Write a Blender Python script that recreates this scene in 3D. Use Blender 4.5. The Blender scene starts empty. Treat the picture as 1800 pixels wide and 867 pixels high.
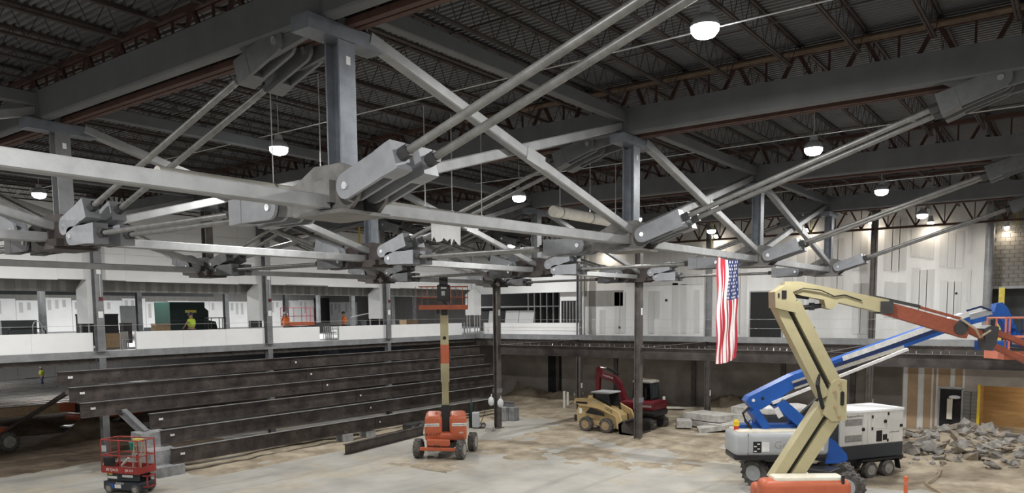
import bpy, math, random
from mathutils import Vector, Matrix
rnd = random.Random(7)
C = bpy.context.scene.collection
sc = bpy.context.scene
V = Vector
# ---------------------------------------------------------------- camera, world, exposure
CAM = V((0.0, 0.0, 6.811))
FW = V((0.799565, 0.59424169, -0.08702085)); RT = V((0.59583951, -0.80305165, -0.00912822)); UP = V((0.0753066, 0.04455185, 0.99616467))
FPX, PX, PY = 1341.738, 900.0, 665.836
cd = bpy.data.cameras.new('camera'); cam = bpy.data.objects.new('camera', cd); C.objects.link(cam)
cd.sensor_width = 36.0; cd.lens = FPX / 1800 * 36; cd.shift_y = (PY - 433.5) / 1800; cd.clip_start = 0.05; cd.clip_end = 400
cam.matrix_world = Matrix(((RT.x, UP.x, -FW.x, 0), (RT.y, UP.y, -FW.y, 0), (RT.z, UP.z, -FW.z, CAM.z), (0, 0, 0, 1)))
sc.camera = cam
w = bpy.data.worlds.new('world'); sc.world = w; w.use_nodes = True
w.node_tree.nodes['Background'].inputs[0].default_value = (0.75, 0.85, 1.0, 1); w.node_tree.nodes['Background'].inputs[1].default_value = 0.05
sc.view_settings.view_transform = 'Standard'; sc.view_settings.look = 'None'; sc.view_settings.gamma = 1.0
sc.view_settings.exposure = 0.12; sc.view_settings.use_curve_mapping = False
LAMP_W = 480.0          # one high-bay lamp of the hall
S, P = 9.144, 9.167     # the building's bay grid: girder spacing along x, column spacing along y
def G(k): return 7.861 + S * (k - 1)
def R(n): return -0.211 + P * n
MEZ = 5.16              # mezzanine floor level
def pj(p):
    d = V(p) - CAM; q = d.dot(FW)
    if q < 0.3: return None
    return (PX + FPX * d.dot(RT) / q, PY - FPX * d.dot(UP) / q, q)
def inview(pts, m=250):
    for p in pts:
        q = pj(p)
        if q and -m < q[0] < 1800 + m and -m < q[1] < 867 + m: return True
    return False
# ---------------------------------------------------------------- materials
MATS = {}
def mat(name, col, rough=0.6, metal=0.0, var=0.12, scale=6.0, bump=0.0, col2=None, detail=4, spec=0.4, stretch=None, emit=None, alpha=None):
    if name in MATS: return MATS[name]
    m = bpy.data.materials.new(name); m.use_nodes = True; nt = m.node_tree; b = nt.nodes['Principled BSDF']
    b.inputs['Roughness'].default_value = rough; b.inputs['Metallic'].default_value = metal; b.inputs['Specular IOR Level'].default_value = spec
    if emit:
        b.inputs['Emission Color'].default_value = (*emit[:3], 1); b.inputs['Emission Strength'].default_value = emit[3]
    tc = nt.nodes.new('ShaderNodeTexCoord'); n = nt.nodes.new('ShaderNodeTexNoise')
    n.inputs['Scale'].default_value = scale; n.inputs['Detail'].default_value = detail; n.inputs['Roughness'].default_value = 0.62
    src = tc.outputs['Object']
    if stretch:
        mp = nt.nodes.new('ShaderNodeMapping'); mp.inputs['Scale'].default_value = stretch; nt.links.new(src, mp.inputs[0]); src = mp.outputs[0]
    nt.links.new(src, n.inputs['Vector'])
    r = nt.nodes.new('ShaderNodeValToRGB'); e = r.color_ramp.elements
    c2 = col2 or tuple(min(1, c * (1 + var)) for c in col); c1 = col if col2 else tuple(c * (1 - var) for c in col)
    e[0].position, e[1].position = 0.36, 0.66
    e[0].color = (*c1[:3], 1); e[1].color = (*c2[:3], 1)
    nt.links.new(n.outputs['Fac'], r.inputs[0]); nt.links.new(r.outputs[0], b.inputs['Base Color'])
    if bump:
        bp = nt.nodes.new('ShaderNodeBump'); bp.inputs['Strength'].default_value = bump; bp.inputs['Distance'].default_value = 0.02
        n2 = nt.nodes.new('ShaderNodeTexNoise'); n2.inputs['Scale'].default_value = scale * 5; n2.inputs['Detail'].default_value = 6
        nt.links.new(src, n2.inputs['Vector']); nt.links.new(n2.outputs['Fac'], bp.inputs['Height']); nt.links.new(bp.outputs[0], b.inputs['Normal'])
    if alpha is not None:
        b.inputs['Alpha'].default_value = alpha
    MATS[name] = m; return m
M = dict(
 girder=mat('girder_grey_paint', (.108, .112, .117), .55, var=.1, scale=1.5),
 steel=mat('galvanised_steel', (.30, .31, .32), .42, .35, var=.28, scale=3.0, stretch=(1, 1, 4), bump=.05),
 post=mat('grey_post_paint', (.15, .165, .19), .42, .25, var=.25, scale=2.2),
 tube=mat('tube_primer_grey', (.26, .265, .27), .45, .2, var=.14, scale=2.5, bump=.04),
 rod=mat('rod_steel', (.21, .21, .205), .4, .35, var=.2, scale=5),
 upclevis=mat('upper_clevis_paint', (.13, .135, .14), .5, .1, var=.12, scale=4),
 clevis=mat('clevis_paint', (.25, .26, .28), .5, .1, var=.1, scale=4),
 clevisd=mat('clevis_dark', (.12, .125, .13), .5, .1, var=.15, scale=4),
 node=mat('node_plate_grey', (.165, .16, .155), .5, .2, var=.25, scale=3),
 nodeb=mat('node_plate_brown', (.05, .042, .04), .55, .1, var=.25, scale=3),
 pin=mat('pin_bright', (.75, .77, .8), .25, .8, var=.05),
 nut=mat('nut_dark', (.06, .06, .062), .5, .3),
 red=mat('red_oxide_primer', (.07, .034, .026), .7, var=.25, scale=3),
 joist=mat('joist_red_oxide', (.04, .030, .028), .7, var=.3, scale=2),
 deck=mat('roof_deck_galv', (.11, .11, .114), .7, .0, var=.12, scale=.7),
 rust=mat('mill_scale_steel', (.036, .030, .028), .5, .25, scale=1.3, col2=(.105, .088, .08), bump=.08, detail=8),
 rustd=mat('mill_scale_dark', (.05, .044, .041), .5, .2, scale=1.6, col2=(.105, .09, .082), detail=8),
 edge=mat('slab_edge_steel', (.27, .28, .29), .5, .2, var=.15, scale=2),
 colb=mat('column_brown', (.085, .076, .071), .5, .2, col2=(.17, .155, .145), scale=1.6, detail=7),
 colg=mat('column_grey', (.22, .225, .235), .45, .25, var=.2, scale=1.6),
 conc=mat('concrete_block', (.19, .195, .20), .8, scale=2.5, col2=(.33, .335, .34), bump=.3),
 slabc=mat('broken_concrete', (.36, .35, .33), .85, scale=3.5, col2=(.58, .57, .54), bump=.5),
 rock=mat('rubble_grey', (.17, .16, .145), .9, scale=2.5, col2=(.36, .345, .32), bump=.5),
 rockb=mat('rubble_tan', (.22, .18, .14), .9, scale=2.5, col2=(.36, .31, .25), bump=.5),
 white=mat('white_paint', (.84, .85, .86), .55, var=.02, scale=1.5),
 board=mat('primed_drywall', (.80, .81, .82), .7, var=.03, scale=.8),
 gboard=mat('raw_drywall_grey', (.24, .235, .225), .8, var=.1, scale=1.2, stretch=(2.5, 2.5, .25)),
 gboard2=mat('raw_drywall_light', (.53, .53, .525), .8, var=.06, scale=1.2, stretch=(2.5, 2.5, .25)),
 mud=mat('joint_compound', (.60, .60, .59), .8, var=.05, scale=3),
 tan=mat('tan_sheathing', (.36, .25, .155), .8, var=.1, scale=2),
 ply=mat('plywood_amber', (.42, .26, .11), .7, var=.18, scale=1.5, stretch=(.5, .5, 3)),
 block=mat('cmu_grey', (.175, .165, .15), .85, var=.12, scale=5, bump=.2),
 dwall=mat('dark_lower_wall', (.33, .295, .265), .85, var=.14, scale=.9),
 black=mat('black_rubber', (.018, .018, .019), .7, var=.25, scale=8),
 blackp=mat('black_paint', (.02, .02, .022), .4, var=.1),
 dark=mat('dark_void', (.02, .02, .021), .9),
 orange=mat('lift_orange', (.48, .12, .058), .42, var=.08, scale=2),
 orangep=mat('lift_orange_faded', (.66, .22, .14), .5, var=.08, scale=2),
 cream=mat('boom_cream', (.42, .375, .225), .42, var=.06, scale=2),
 blue=mat('boom_blue', (.014, .095, .40), .4, var=.08, scale=2),
 navy=mat('boom_navy', (.012, .025, .09), .45, var=.1),
 lgrey=mat('cover_light_grey', (.40, .42, .44), .45, var=.05, scale=2),
 ivory=mat('cover_ivory', (.66, .62, .52), .5, var=.05),
 gwhite=mat('generator_white', (.64, .63, .60), .5, var=.04),
 gdark=mat('generator_slate', (.035, .04, .05), .5, var=.1),
 yellow=mat('machine_yellow', (.50, .37, .18), .5, var=.12, scale=3),
 maroon=mat('machine_maroon', (.13, .010, .018), .45, var=.12, scale=3),
 sred=mat('scissor_red', (.30, .035, .03), .5, var=.15, scale=3),
 glass=mat('cab_glass', (.03, .035, .04), .08, var=.1, spec=.6),
 tyre=mat('tyre_rubber', (.055, .053, .05), .85, col2=(.14, .132, .122), scale=5, bump=.2),
 hub=mat('wheel_hub', (.30, .29, .27), .6, var=.15),
 hubd=mat('wheel_hub_dusty', (.36, .26, .15), .7, var=.15),
 green=mat('compactor_green', (.006, .02, .016), .5, var=.15),
 teal=mat('bucket_green', (.02, .22, .15), .5),
 lime=mat('vest_lime', (.50, .66, .06), .8, var=.08),
 vorange=mat('vest_orange', (.90, .20, .045), .8, var=.08),
 skin=mat('skin', (.35, .19, .12), .6), hat=mat('hard_hat_white', (.7, .7, .7), .4), hatd=mat('hard_hat_dark', (.04, .04, .045), .5),
 jeans=mat('jeans', (.05, .08, .16), .8), pants=mat('work_trousers', (.09, .085, .08), .8),
 paper=mat('paper_white', (.8, .81, .8), .7, var=.02), card=mat('cardboard', (.36, .25, .15), .8),
 ryel=mat('safety_yellow', (.75, .52, .03), .5), tape=mat('caution_yellow', (.62, .50, .10), .6),
 pipew=mat('pipe_insulation', (.66, .64, .58), .8, var=.08, scale=5, bump=.3),
 fred=mat('flag_red', (.42, .025, .045), .75, var=.1), fwhite=mat('flag_white', (.78, .76, .77), .75, var=.04), fblue=mat('flag_blue', (.025, .04, .14), .75, var=.1),
 bag=mat('plastic_bag', (.7, .71, .73), .35, var=.05), wood=mat('lumber', (.38, .27, .17), .75, var=.15, scale=4), orail=mat('rail_burnt_orange', (.36, .085, .045), .5, var=.15), oboom=mat('fly_boom_orange', (.30, .08, .045), .5, var=.12), pipeb=mat('brown_pipe', (.13, .09, .06), .6, var=.2), gstrip=mat('raw_drywall_strip', (.32, .315, .305), .8, var=.08), rope=mat('rope_tan', (.4, .32, .22), .8),
 chrome=mat('cylinder_chrome', (.7, .7, .7), .2, .9), cable=mat('wire_rope', (.5, .5, .5), .5, .5), conduit=mat('conduit', (.55, .55, .55), .4, .4),
 lens=mat('lamp_lens', (.9, .9, .9), .4, emit=(.92, .96, 1.0, 22.0)), lensw=mat('lamp_lens_warm', (.9, .9, .9), .4, emit=(1.0, .9, .74, 22.0)),
 orstake=mat('stake_orange', (.75, .16, .06), .6), stud=mat('steel_stud', (.34, .34, .34), .45, .4),
 ink=mat('print_black', (.012, .012, .013), .6), inkw=mat('print_white', (.8, .8, .8), .6), label=mat('sticker_white', (.72, .72, .71), .5), inkr=mat('print_red', (.55, .05, .04), .6), inky=mat('sticker_yellow', (.7, .6, .08), .6),
 chain=mat('cable_chain', (.40, .38, .33), .6, var=.3, scale=30),
)
# ---------------------------------------------------------------- mesh builder
def frame(d, up=V((0, 0, 1))):
    d = V(d).normalized()
    if abs(d.dot(up)) > .999: up = V((0, 1, 0))
    s = d.cross(up).normalized(); u = s.cross(d)
    return d, s, u
class MB:
    def __init__(s): s.v = []; s.f = []
    def add(s, vs, fs):
        o = len(s.v); s.v += [tuple(v) for v in vs]; s.f += [tuple(i + o for i in f) for f in fs]; return s
    def box(s, x0, x1, y0, y1, z0, z1, mt=None):
        vs = [V((x, y, z)) for x in (x0, x1) for y in (y0, y1) for z in (z0, z1)]
        if mt: vs = [mt @ v for v in vs]
        return s.add(vs, [(0, 1, 3, 2), (4, 6, 7, 5), (0, 4, 5, 1), (2, 3, 7, 6), (0, 2, 6, 4), (1, 5, 7, 3)])
    def bar(s, a, b, w, h, up=V((0, 0, 1)), w2=None, h2=None):
        a, b = V(a), V(b); d, sd, u = frame(b - a, V(up)); w2 = w2 or w; h2 = h2 or h
        vs = [a - sd * w / 2 - u * h / 2, a + sd * w / 2 - u * h / 2, a + sd * w / 2 + u * h / 2, a - sd * w / 2 + u * h / 2,
              b - sd * w2 / 2 - u * h2 / 2, b + sd * w2 / 2 - u * h2 / 2, b + sd * w2 / 2 + u * h2 / 2, b - sd * w2 / 2 + u * h2 / 2]
        return s.add(vs, [(3, 2, 1, 0), (4, 5, 6, 7), (0, 1, 5, 4), (1, 2, 6, 5), (2, 3, 7, 6), (3, 0, 4, 7)])
    def rbar(s, a, b, w, h, r=.03, up=V((0, 0, 1))):   # bar with chamfered long edges
        a, b = V(a), V(b); d, sd, u = frame(b - a, V(up)); x, y = w / 2, h / 2
        pr = [(-x + r, -y), (x - r, -y), (x, -y + r), (x, y - r), (x - r, y), (-x + r, y), (-x, y - r), (-x, -y + r)]
        vs = [a + sd * p + u * q for p, q in pr] + [b + sd * p + u * q for p, q in pr]
        return s.add(vs, [tuple(range(7, -1, -1)), tuple(range(8, 16))] + [(i, (i + 1) % 8, 8 + (i + 1) % 8, 8 + i) for i in range(8)])
    def cyl(s, a, b, r, n=12, r2=None, cap=True):
        a, b = V(a), V(b); d, sd, u = frame(b - a); r2 = r if r2 is None else r2
        vs = []
        for c, q in ((a, r), (b, r2)):
            for i in range(n):
                t = 2 * math.pi * i / n; vs.append(c + (sd * math.cos(t) + u * math.sin(t)) * q)
        fs = [(i, (i + 1) % n, n + (i + 1) % n, n + i) for i in range(n)]
        if cap: fs += [tuple(range(n - 1, -1, -1)), tuple(range(n, 2 * n))]
        return s.add(vs, fs)
    def tube(s, pts, r, n=8):
        pts = [V(p) for p in pts]; vs = []; fs = []
        for i, p in enumerate(pts):
            d = pts[min(i + 1, len(pts) - 1)] - pts[max(i - 1, 0)]; _, sd, u = frame(d)
            for j in range(n):
                t = 2 * math.pi * j / n; vs.append(p + (sd * math.cos(t) + u * math.sin(t)) * r)
        for i in range(len(pts) - 1):
            for j in range(n): fs.append((i * n + j, i * n + (j + 1) % n, (i + 1) * n + (j + 1) % n, (i + 1) * n + j))
        fs += [tuple(range(n - 1, -1, -1)), tuple(range((len(pts) - 1) * n, len(pts) * n))]
        return s.add(vs, fs)
    def prism(s, poly, o, ax, ay, n, t0, t1):   # 2-D polygon in the plane (o, ax, ay), extruded along n from t0 to t1
        o, ax, ay, n = V(o), V(ax), V(ay), V(n); k = len(poly)
        vs = [o + ax * x + ay * y + n * t0 for x, y in poly] + [o + ax * x + ay * y + n * t1 for x, y in poly]
        return s.add(vs, [tuple(range(k - 1, -1, -1)), tuple(range(k, 2 * k))] + [(i, (i + 1) % k, k + (i + 1) % k, k + i) for i in range(k)])
    def ibeam(s, a, b, dp, wd, tw, tf, up=V((0, 0, 1))):
        x, y = wd / 2, dp / 2; t = tw / 2
        pr = [(-x, -y), (x, -y), (x, -y + tf), (t, -y + tf), (t, y - tf), (x, y - tf), (x, y), (-x, y), (-x, y - tf), (-t, y - tf), (-t, -y + tf), (-x, -y + tf)]
        a, b = V(a), V(b); d, sd, u = frame(b - a, V(up))
        vs = [a + sd * p + u * q for p, q in pr] + [b + sd * p + u * q for p, q in pr]
        fs = [(i, (i + 1) % 12, 12 + (i + 1) % 12, 12 + i) for i in range(12)]
        for o, r in ((0, -1), (12, 1)):
            for q in ((0, 1, 2, 3, 10, 11), (3, 4, 9, 10), (4, 5, 6, 7, 8, 9)):
                q = [o + i for i in q]; fs.append(tuple(q if r > 0 else q[::-1]))
        return s.add(vs, fs)
    def ball(s, c, r, n=10, m=6, sc_=(1, 1, 1)):
        c = V(c); vs = []; fs = []
        for i in range(m + 1):
            th = math.pi * i / m
            for j in range(n):
                ph = 2 * math.pi * j / n
                vs.append(c + V((math.sin(th) * math.cos(ph) * r * sc_[0], math.sin(th) * math.sin(ph) * r * sc_[1], math.cos(th) * r * sc_[2])))
        for i in range(m):
            for j in range(n): fs.append((i * n + j, (i + 1) * n + j, (i + 1) * n + (j + 1) % n, i * n + (j + 1) % n))
        return s.add(vs, fs)
    def lathe(s, prof, a, d, n=20):     # profile (radius, distance along d) around the axis through a
        a = V(a); d, sd, u = frame(d); vs = []; fs = []; k = len(prof)
        for r, t in prof:
            for j in range(n):
                ph = 2 * math.pi * j / n; vs.append(a + d * t + (sd * math.cos(ph) + u * math.sin(ph)) * r)
        for i in range(k - 1):
            for j in range(n): fs.append((i * n + j, i * n + (j + 1) % n, (i + 1) * n + (j + 1) % n, (i + 1) * n + j))
        fs += [tuple(range(n - 1, -1, -1)), tuple(range((k - 1) * n, k * n))]
        return s.add(vs, fs)
    def mesh(s, name, m, smooth=False):
        me = bpy.data.meshes.new(name); me.from_pydata(s.v, [], s.f); me.materials.append(M[m] if isinstance(m, str) else m)
        if smooth:
            me.polygons.foreach_set('use_smooth', [True] * len(me.polygons))
            try: me.set_sharp_from_angle(angle=math.radians(35))
            except Exception: pass
        me.update(); return me
    def build(s, name, m, parent=None, smooth=False):
        o = bpy.data.objects.new(name, s.mesh(name, m, smooth)); C.objects.link(o)
        if parent is not None: o.parent = parent
        return o
def tag(o, label=None, cat=None, group=None, kind=None):
    if label: o['label'] = label
    if cat: o['category'] = cat
    if group: o['group'] = group
    if kind: o['kind'] = kind
    return o
def thing(name, label, cat, loc=(0, 0, 0), rz=0.0, group=None):
    o = bpy.data.objects.new(name, None); C.objects.link(o); o.empty_display_size = .2
    o.location = loc; o.rotation_euler = (0, 0, rz); return tag(o, label, cat, group)
def struct(name, mb, m, parent=None, smooth=False):
    o = mb.build(name, m, parent, smooth)
    if parent is None: o['kind'] = 'structure'
    return o
def copy_tree(o, parent=None):
    c = o.copy(); C.objects.link(c); c.parent = parent
    for ch in list(o.children): copy_tree(ch, c)
    return c
def link(name, me, parent, loc=(0, 0, 0), rz=0):
    o = bpy.data.objects.new(name, me); C.objects.link(o); o.parent = parent; o.location = loc; o.rotation_euler = (0, 0, rz); return o
def lettering(txt, size, m, parent, o, ax, ay, name='lettering', squeeze=1.0, shear=0.0, lift=.004):
    cu = bpy.data.curves.new('t', 'FONT'); cu.body = txt; cu.size = size; cu.extrude = .001; cu.shear = shear; cu.resolution_u = 2
    cu.align_x = 'CENTER'; cu.align_y = 'CENTER'
    ob = bpy.data.objects.new('t', cu); C.objects.link(ob)
    dg = bpy.context.evaluated_depsgraph_get(); dg.update()
    me = bpy.data.meshes.new_from_object(ob.evaluated_get(dg)); bpy.data.objects.remove(ob); bpy.data.curves.remove(cu)
    ax, ay = V(ax).normalized(), V(ay).normalized(); n = ax.cross(ay); o = V(o) + n * lift
    for v in me.vertices: v.co = o + ax * v.co.x * squeeze + ay * v.co.y + n * v.co.z
    me.materials.clear(); me.materials.append(M[m]); me.name = name
    ob = bpy.data.objects.new(name, me); C.objects.link(ob); ob.parent = parent; return ob
ORD = ['', 'nearest', 'second', 'third', 'fourth', 'fifth', 'sixth', 'seventh', 'eighth', 'ninth']
def at(x, y, axis, val):       # world point on an axis plane seen at a picture position
    d = FW + RT * ((x - PX) / FPX) - UP * ((y - PY) / FPX); i = 'xyz'.index(axis); return CAM + d * ((val - CAM[i]) / d[i])
# ---------------------------------------------------------------- lamps (each a fixture with its own light)
def highbay(x, y, z, label, watts, group, warm=False, r=.24, up=.9):
    t = thing('high_bay_lamp', label, 'lamp', (x, y, z), 0, group)
    MB().lathe([(.05, .34), (.09, .34), (.11, .22), (r * .8, .16), (r, .06), (r, .02)], (0, 0, 0), (0, 0, 1), 16).build('housing', 'lgrey', t, True)
    MB().lathe([(r * .96, .03), (r * .94, -.06), (r * .7, -.13), (r * .3, -.16)], (0, 0, 0), (0, 0, 1), 16).build('lens', 'lensw' if warm else 'lens', t, True)
    MB().cyl((0, 0, .33), (0, 0, up), .012, 6).build('hanger', 'conduit', t)
    l = bpy.data.lights.new('lamp_light', 'AREA'); l.shape = 'DISK'; l.size = r * 1.7; l.energy = watts; l.color = (1, .86, .68) if warm else (1.0, .985, .95)
    lo = bpy.data.objects.new('lamp_light', l); C.objects.link(lo); lo.parent = t; lo.location = (0, 0, -.17)
    return t
YN = ['first', 'second', 'third', 'fourth']
ROWN = {-1: 'beyond the right edge', 0: 'in the right-hand row', 1: 'in the middle row', 2: 'in the left-hand row'}
for k in range(-1, 5):
    for j, y in ((-1, -5.0), (0, 5.6), (1, 16.2), (2, 29.6)):
        x = G(k) + S / 2 + .05
        z = {(1, 0): 11.48, (1, 1): 11.02, (1, 2): 11.25, (2, 1): 10.74, (2, 2): 10.87, (3, 1): 10.85}.get((k, j), 11.08)
        y = {(1, 0): 5.22, (1, 1): 16.63, (1, 2): 30.68, (2, 0): 5.94, (2, 1): 15.7, (2, 2): 28.94, (3, 0): 6.02, (3, 1): 15.93, (4, 0): 6.05, (4, 1): 16.18}.get((k, j), y)
        highbay(x, y, z, 'white high-bay lamp %s, in roof bay %s the camera' % (ROWN[j], 'above' if k < 1 else YN[k - 1] + ' from'), LAMP_W, 'high-bay lamps of the hall', up=12.4 - z)
# lamps under the roof behind the openings of the mezzanine, and below it
for i, x in enumerate((12, 24, 36, 48, 60)):
    for j, y in enumerate((46, 60, 75)):
        highbay(x, y, 10.3, 'high-bay lamp hanging over the mezzanine floor behind the left wall', 1150, 'lamps over the mezzanine', up=2.1)
for i, x in enumerate((10, 24, 38)):
    for j, y in enumerate((58, 74)):
        highbay(x, y, 4.25, 'work lamp under the left mezzanine', 320, 'work lamps under the mezzanine', up=.65, r=.16)
for y in (32, 28.4): highbay(51, y, 7.6, 'work lamp in the unfinished room behind the corner opening', 60, 'work lamps behind the corner opening', up=4.8, r=.14)
for i, (y, z) in enumerate(((25.5, 10.9), (17.85, 11.3), (12.6, 11.3), (9.25, 11.5), (6.4, 11.2))):
    highbay(44.85, y, z, 'warm work lamp under the roof edge of the far drywall, number %s from the corner' % ['one', 'two', 'three', 'four', 'five'][i], 22, 'warm work lamps at the far wall', True, r=.16, up=12.4 - z)
highbay(45.1, 3.1, 10.75, 'small warm lamp at the top of the grey block wall', 22, None, True, r=.11, up=1.65)
# ---------------------------------------------------------------- ground
def floor_mat():
    m = bpy.data.materials.new('concrete_floor'); m.use_nodes = True; nt = m.node_tree; b = nt.nodes['Principled BSDF']; L = nt.links.new
    b.inputs['Roughness'].default_value = .75; b.inputs['Specular IOR Level'].default_value = .3
    tc = nt.nodes.new('ShaderNodeTexCoord')
    def noise(s, d, st=None, rough=.6):
        n = nt.nodes.new('ShaderNodeTexNoise'); n.inputs['Scale'].default_value = s; n.inputs['Detail'].default_value = d; n.inputs['Roughness'].default_value = rough
        if st:
            mp = nt.nodes.new('ShaderNodeMapping'); mp.inputs['Scale'].default_value = st; mp.inputs['Rotation'].default_value = (0, 0, .5); L(tc.outputs['Object'], mp.inputs[0]); L(mp.outputs[0], n.inputs['Vector'])
        else: L(tc.outputs['Object'], n.inputs['Vector'])
        return n.outputs['Fac']
    def ramp(f, stops):
        r = nt.nodes.new('ShaderNodeValToRGB'); e = r.color_ramp.elements
        while len(e) < len(stops): e.new(.5)
        for q, (p, c) in zip(e, stops): q.position = p; q.color = (*c, 1)
        L(f, r.inputs[0]); return r.outputs[0]
    def mix(f, a, c):
        x = nt.nodes.new('ShaderNodeMix'); x.data_type = 'RGBA'; L(f, x.inputs[0]); L(a, x.inputs[6]); L(c, x.inputs[7]); return x.outputs[2]
    g = ramp(noise(.5, 8), [(.3, (.31, .30, .275)), (.7, (.45, .435, .40))])
    d = ramp(noise(2.0, 6), [(.3, (.36, .315, .245)), (.7, (.46, .41, .325))])
    f1 = ramp(noise(.22, 9, rough=.72), [(.50, (0, 0, 0)), (.62, (.85, .85, .85))])
    a = mix(f1, g, d)
    dk = ramp(noise(.35, 5, (.25, 2.2, 1)), [(.56, (0, 0, 0)), (.72, (.75, .75, .75))])
    dc = nt.nodes.new('ShaderNodeRGB'); dc.outputs[0].default_value = (.19, .18, .165, 1)
    a = mix(dk, a, dc.outputs[0]); L(a, b.inputs['Base Color'])
    bp = nt.nodes.new('ShaderNodeBump'); bp.inputs['Strength'].default_value = .25; bp.inputs['Distance'].default_value = .03; L(noise(3, 8), bp.inputs['Height']); L(bp.outputs[0], b.inputs['Normal'])
    return m
M['floor'] = floor_mat()
M['dirt'] = mat('loose_dirt', (.215, .175, .125), .95, scale=.9, col2=(.43, .37, .28), bump=.9, detail=10)
M['mud2'] = mat('dark_soil', (.12, .088, .062), .95, scale=.9, col2=(.24, .185, .13), bump=.9, detail=10)
from mathutils import noise as NZ
def fbm(x, y, s, o=5): return NZ.fractal(V((x * s, y * s, 3.1)), 1.0, 2.0, o)
struct('floor', MB().box(-12, 80, -14, 48, -.2, 0), 'floor')
def ss(a, b, x):
    t = max(0, min(1, (x - a) / (b - a))); return t * t * (3 - 2 * t)
def dirt_h(x, y):
    d = .8026 * x + .5965 * y
    n = fbm(x, y, .28); n2 = fbm(x + 40, y, 1.3)
    h = -.05 + .065 * ss(29.5, 36.5, d) * (1 - ss(24, 26.5, y) * (1 - ss(38, 41, x))) + .05 * n + .026 * n2
    h += .10 * ss(30, 33, x) * ss(8.5, 6, y) + .04 * ss(33, 36, x) * ss(12, 9, y)
    h += .12 * ss(39, 47, x)
    for cx, cy, rx, ry, hh in ((48.0, 17.8, 2.2, 2.8, 1.1), (48.5, 29.5, 2.0, 3.2, .6), (48.3, 34, 2, 3, .6), (48.4, 12.0, 1.4, 2.2, .7), (42.0, 4.3, 4.2, 3.3, .6), (38.5, 1.2, 3.2, 2.6, .35), (35.3, 18.1, 1.3, 1.3, .22), (48, 24, 2, 2.5, .35)):
        q = ((x - cx) / rx) ** 2 + ((y - cy) / ry) ** 2
        if q < 4: h += hh * math.exp(-q * 1.6) * (1 + .45 * n2 + .4 * n)
    return h
def gz(x, y): return max(0, dirt_h(x, y) - .015)
def hfield(name, x0, x1, y0, y1, st, fn, m, lim=-.05):
    nx, ny = int((x1 - x0) / st), int((y1 - y0) / st); vs = []; fs = []
    for j in range(ny + 1):
        for i in range(nx + 1):
            x, y = x0 + i * st, y0 + j * st; vs.append((x, y, fn(x, y)))
    for j in range(ny):
        for i in range(nx):
            q = (j * (nx + 1) + i, j * (nx + 1) + i + 1, (j + 1) * (nx + 1) + i + 1, (j + 1) * (nx + 1) + i)
            if max(vs[k][2] for k in q) > lim: fs.append(q)
    mb = MB(); mb.v = vs; mb.f = fs
    o = mb.build(name, m, None, True); return o
tag(hfield('dirt_ground', 24, 49.7, -6, 36, .22, dirt_h, 'dirt', -.01), 'loose tan dirt spread over the far half of the floor', 'dirt', kind='stuff')
def bank_h(x, y):
    n = fbm(x + 9, y, .35); n2 = fbm(x, y + 30, 1.4)
    e = 47.5 + 1.6 * fbm(x, 2, .3) - .10 * (x - 18)
    q = ((x - 19.6) / 2.6) ** 2 + ((y - 43.0) / 1.3) ** 2
    return -.07 + .10 * ss(35.2, 37.5, y + n) * ss(27, 22, x + n) + (1.15 * math.exp(-q * 1.5) * (1 + .5 * n2 + .4 * n) if q < 4 else 0) + .75 * ss(e, e + 2.6, y) + (.10 * n + .05 * n2) * ss(e - 1.5, e + 1, y)
tag(hfield('dirt_bank', 2, 70, 34.5, 83.8, .4, bank_h, 'mud2'), 'bank of dark soil under the left mezzanine', 'dirt', kind='stuff')
def trench_h(x, y):
    r = .5 * math.sin((y - .12 * x) * 5.2 + .6 * fbm(x, y, .5)); n = fbm(x, y, .6)
    mk = ss(16.8, 18.4, x) * ss(44, 40, x) * ss(28.6 + .02 * (x - 20), 29.6, y) * ss(35.5, 34.2, y)
    return -.09 + mk * (.15 + .06 * r + .07 * n)
tag(hfield('furrowed_soil', 16.5, 44, 28, 36, .16, trench_h, 'dirt', -.02), 'furrowed tan soil under the stepped dark beams', 'dirt', kind='stuff')
# ---------------------------------------------------------------- roof deck
mb = MB(); x = -12.0; pr = []
while x < 80:
    pr += [(x, 12.40), (x + .06, 12.40), (x + .075, 12.455), (x + .137, 12.455)]; x += .1524
pr.append((x, 12.40))
n = len(pr); mb.v = [(a, -14, b) for a, b in pr] + [(a, 86, b) for a, b in pr]; mb.f = [(i, n + i, n + i + 1, i + 1) for i in range(n - 1)]
struct('ceiling', mb, 'deck')
struct('roof_membrane', MB().box(-12, 80, -14, 86, 12.46, 12.6), 'dark')
# ---------------------------------------------------------------- left wall, mezzanine, knee walls
YW = 36.62
wl = struct('wall_left', MB().box(-12, 45.6, YW + .03, YW + .25, 8.45, 12.4), 'gboard')
struct('soffit_left', MB().box(-12, 45.6, YW + .25, 37.95, 8.5, 8.6), 'gboard')
wl2 = struct('wall_left_band', MB().box(-12, 45.6, 37.93, 38.1, 7.95, 8.5), 'gboard')
bcols = [(-12 + 3.05 * i, -12 + 3.05 * (i + 1)) for i in range(19)]
zr = [8.47, 9.69, 10.91, 12.38]
for i, (a, b) in enumerate(bcols):
    b = min(b, 45.38)
    for j in range(3):
        z0 = zr[j] + (rnd.uniform(-.05, .05) if j == 0 else 0)
        if inview([(a, YW, z0), (b, YW, z0), (b, YW, zr[j + 1])]):
            MB().box(a + .004, b - .004, YW, YW + .028, z0 + .004, zr[j + 1] - .004).build('board', 'board', wl)
for i in range(60):   # raw board strips showing on the band over the openings
    x = 8 + i * .62 + rnd.uniform(-.1, .1)
    MB().box(x, x + rnd.uniform(.18, .34), 37.922, 37.93, 7.96, 8.45).build('compound_strip', 'gstrip', wl2)
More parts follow.
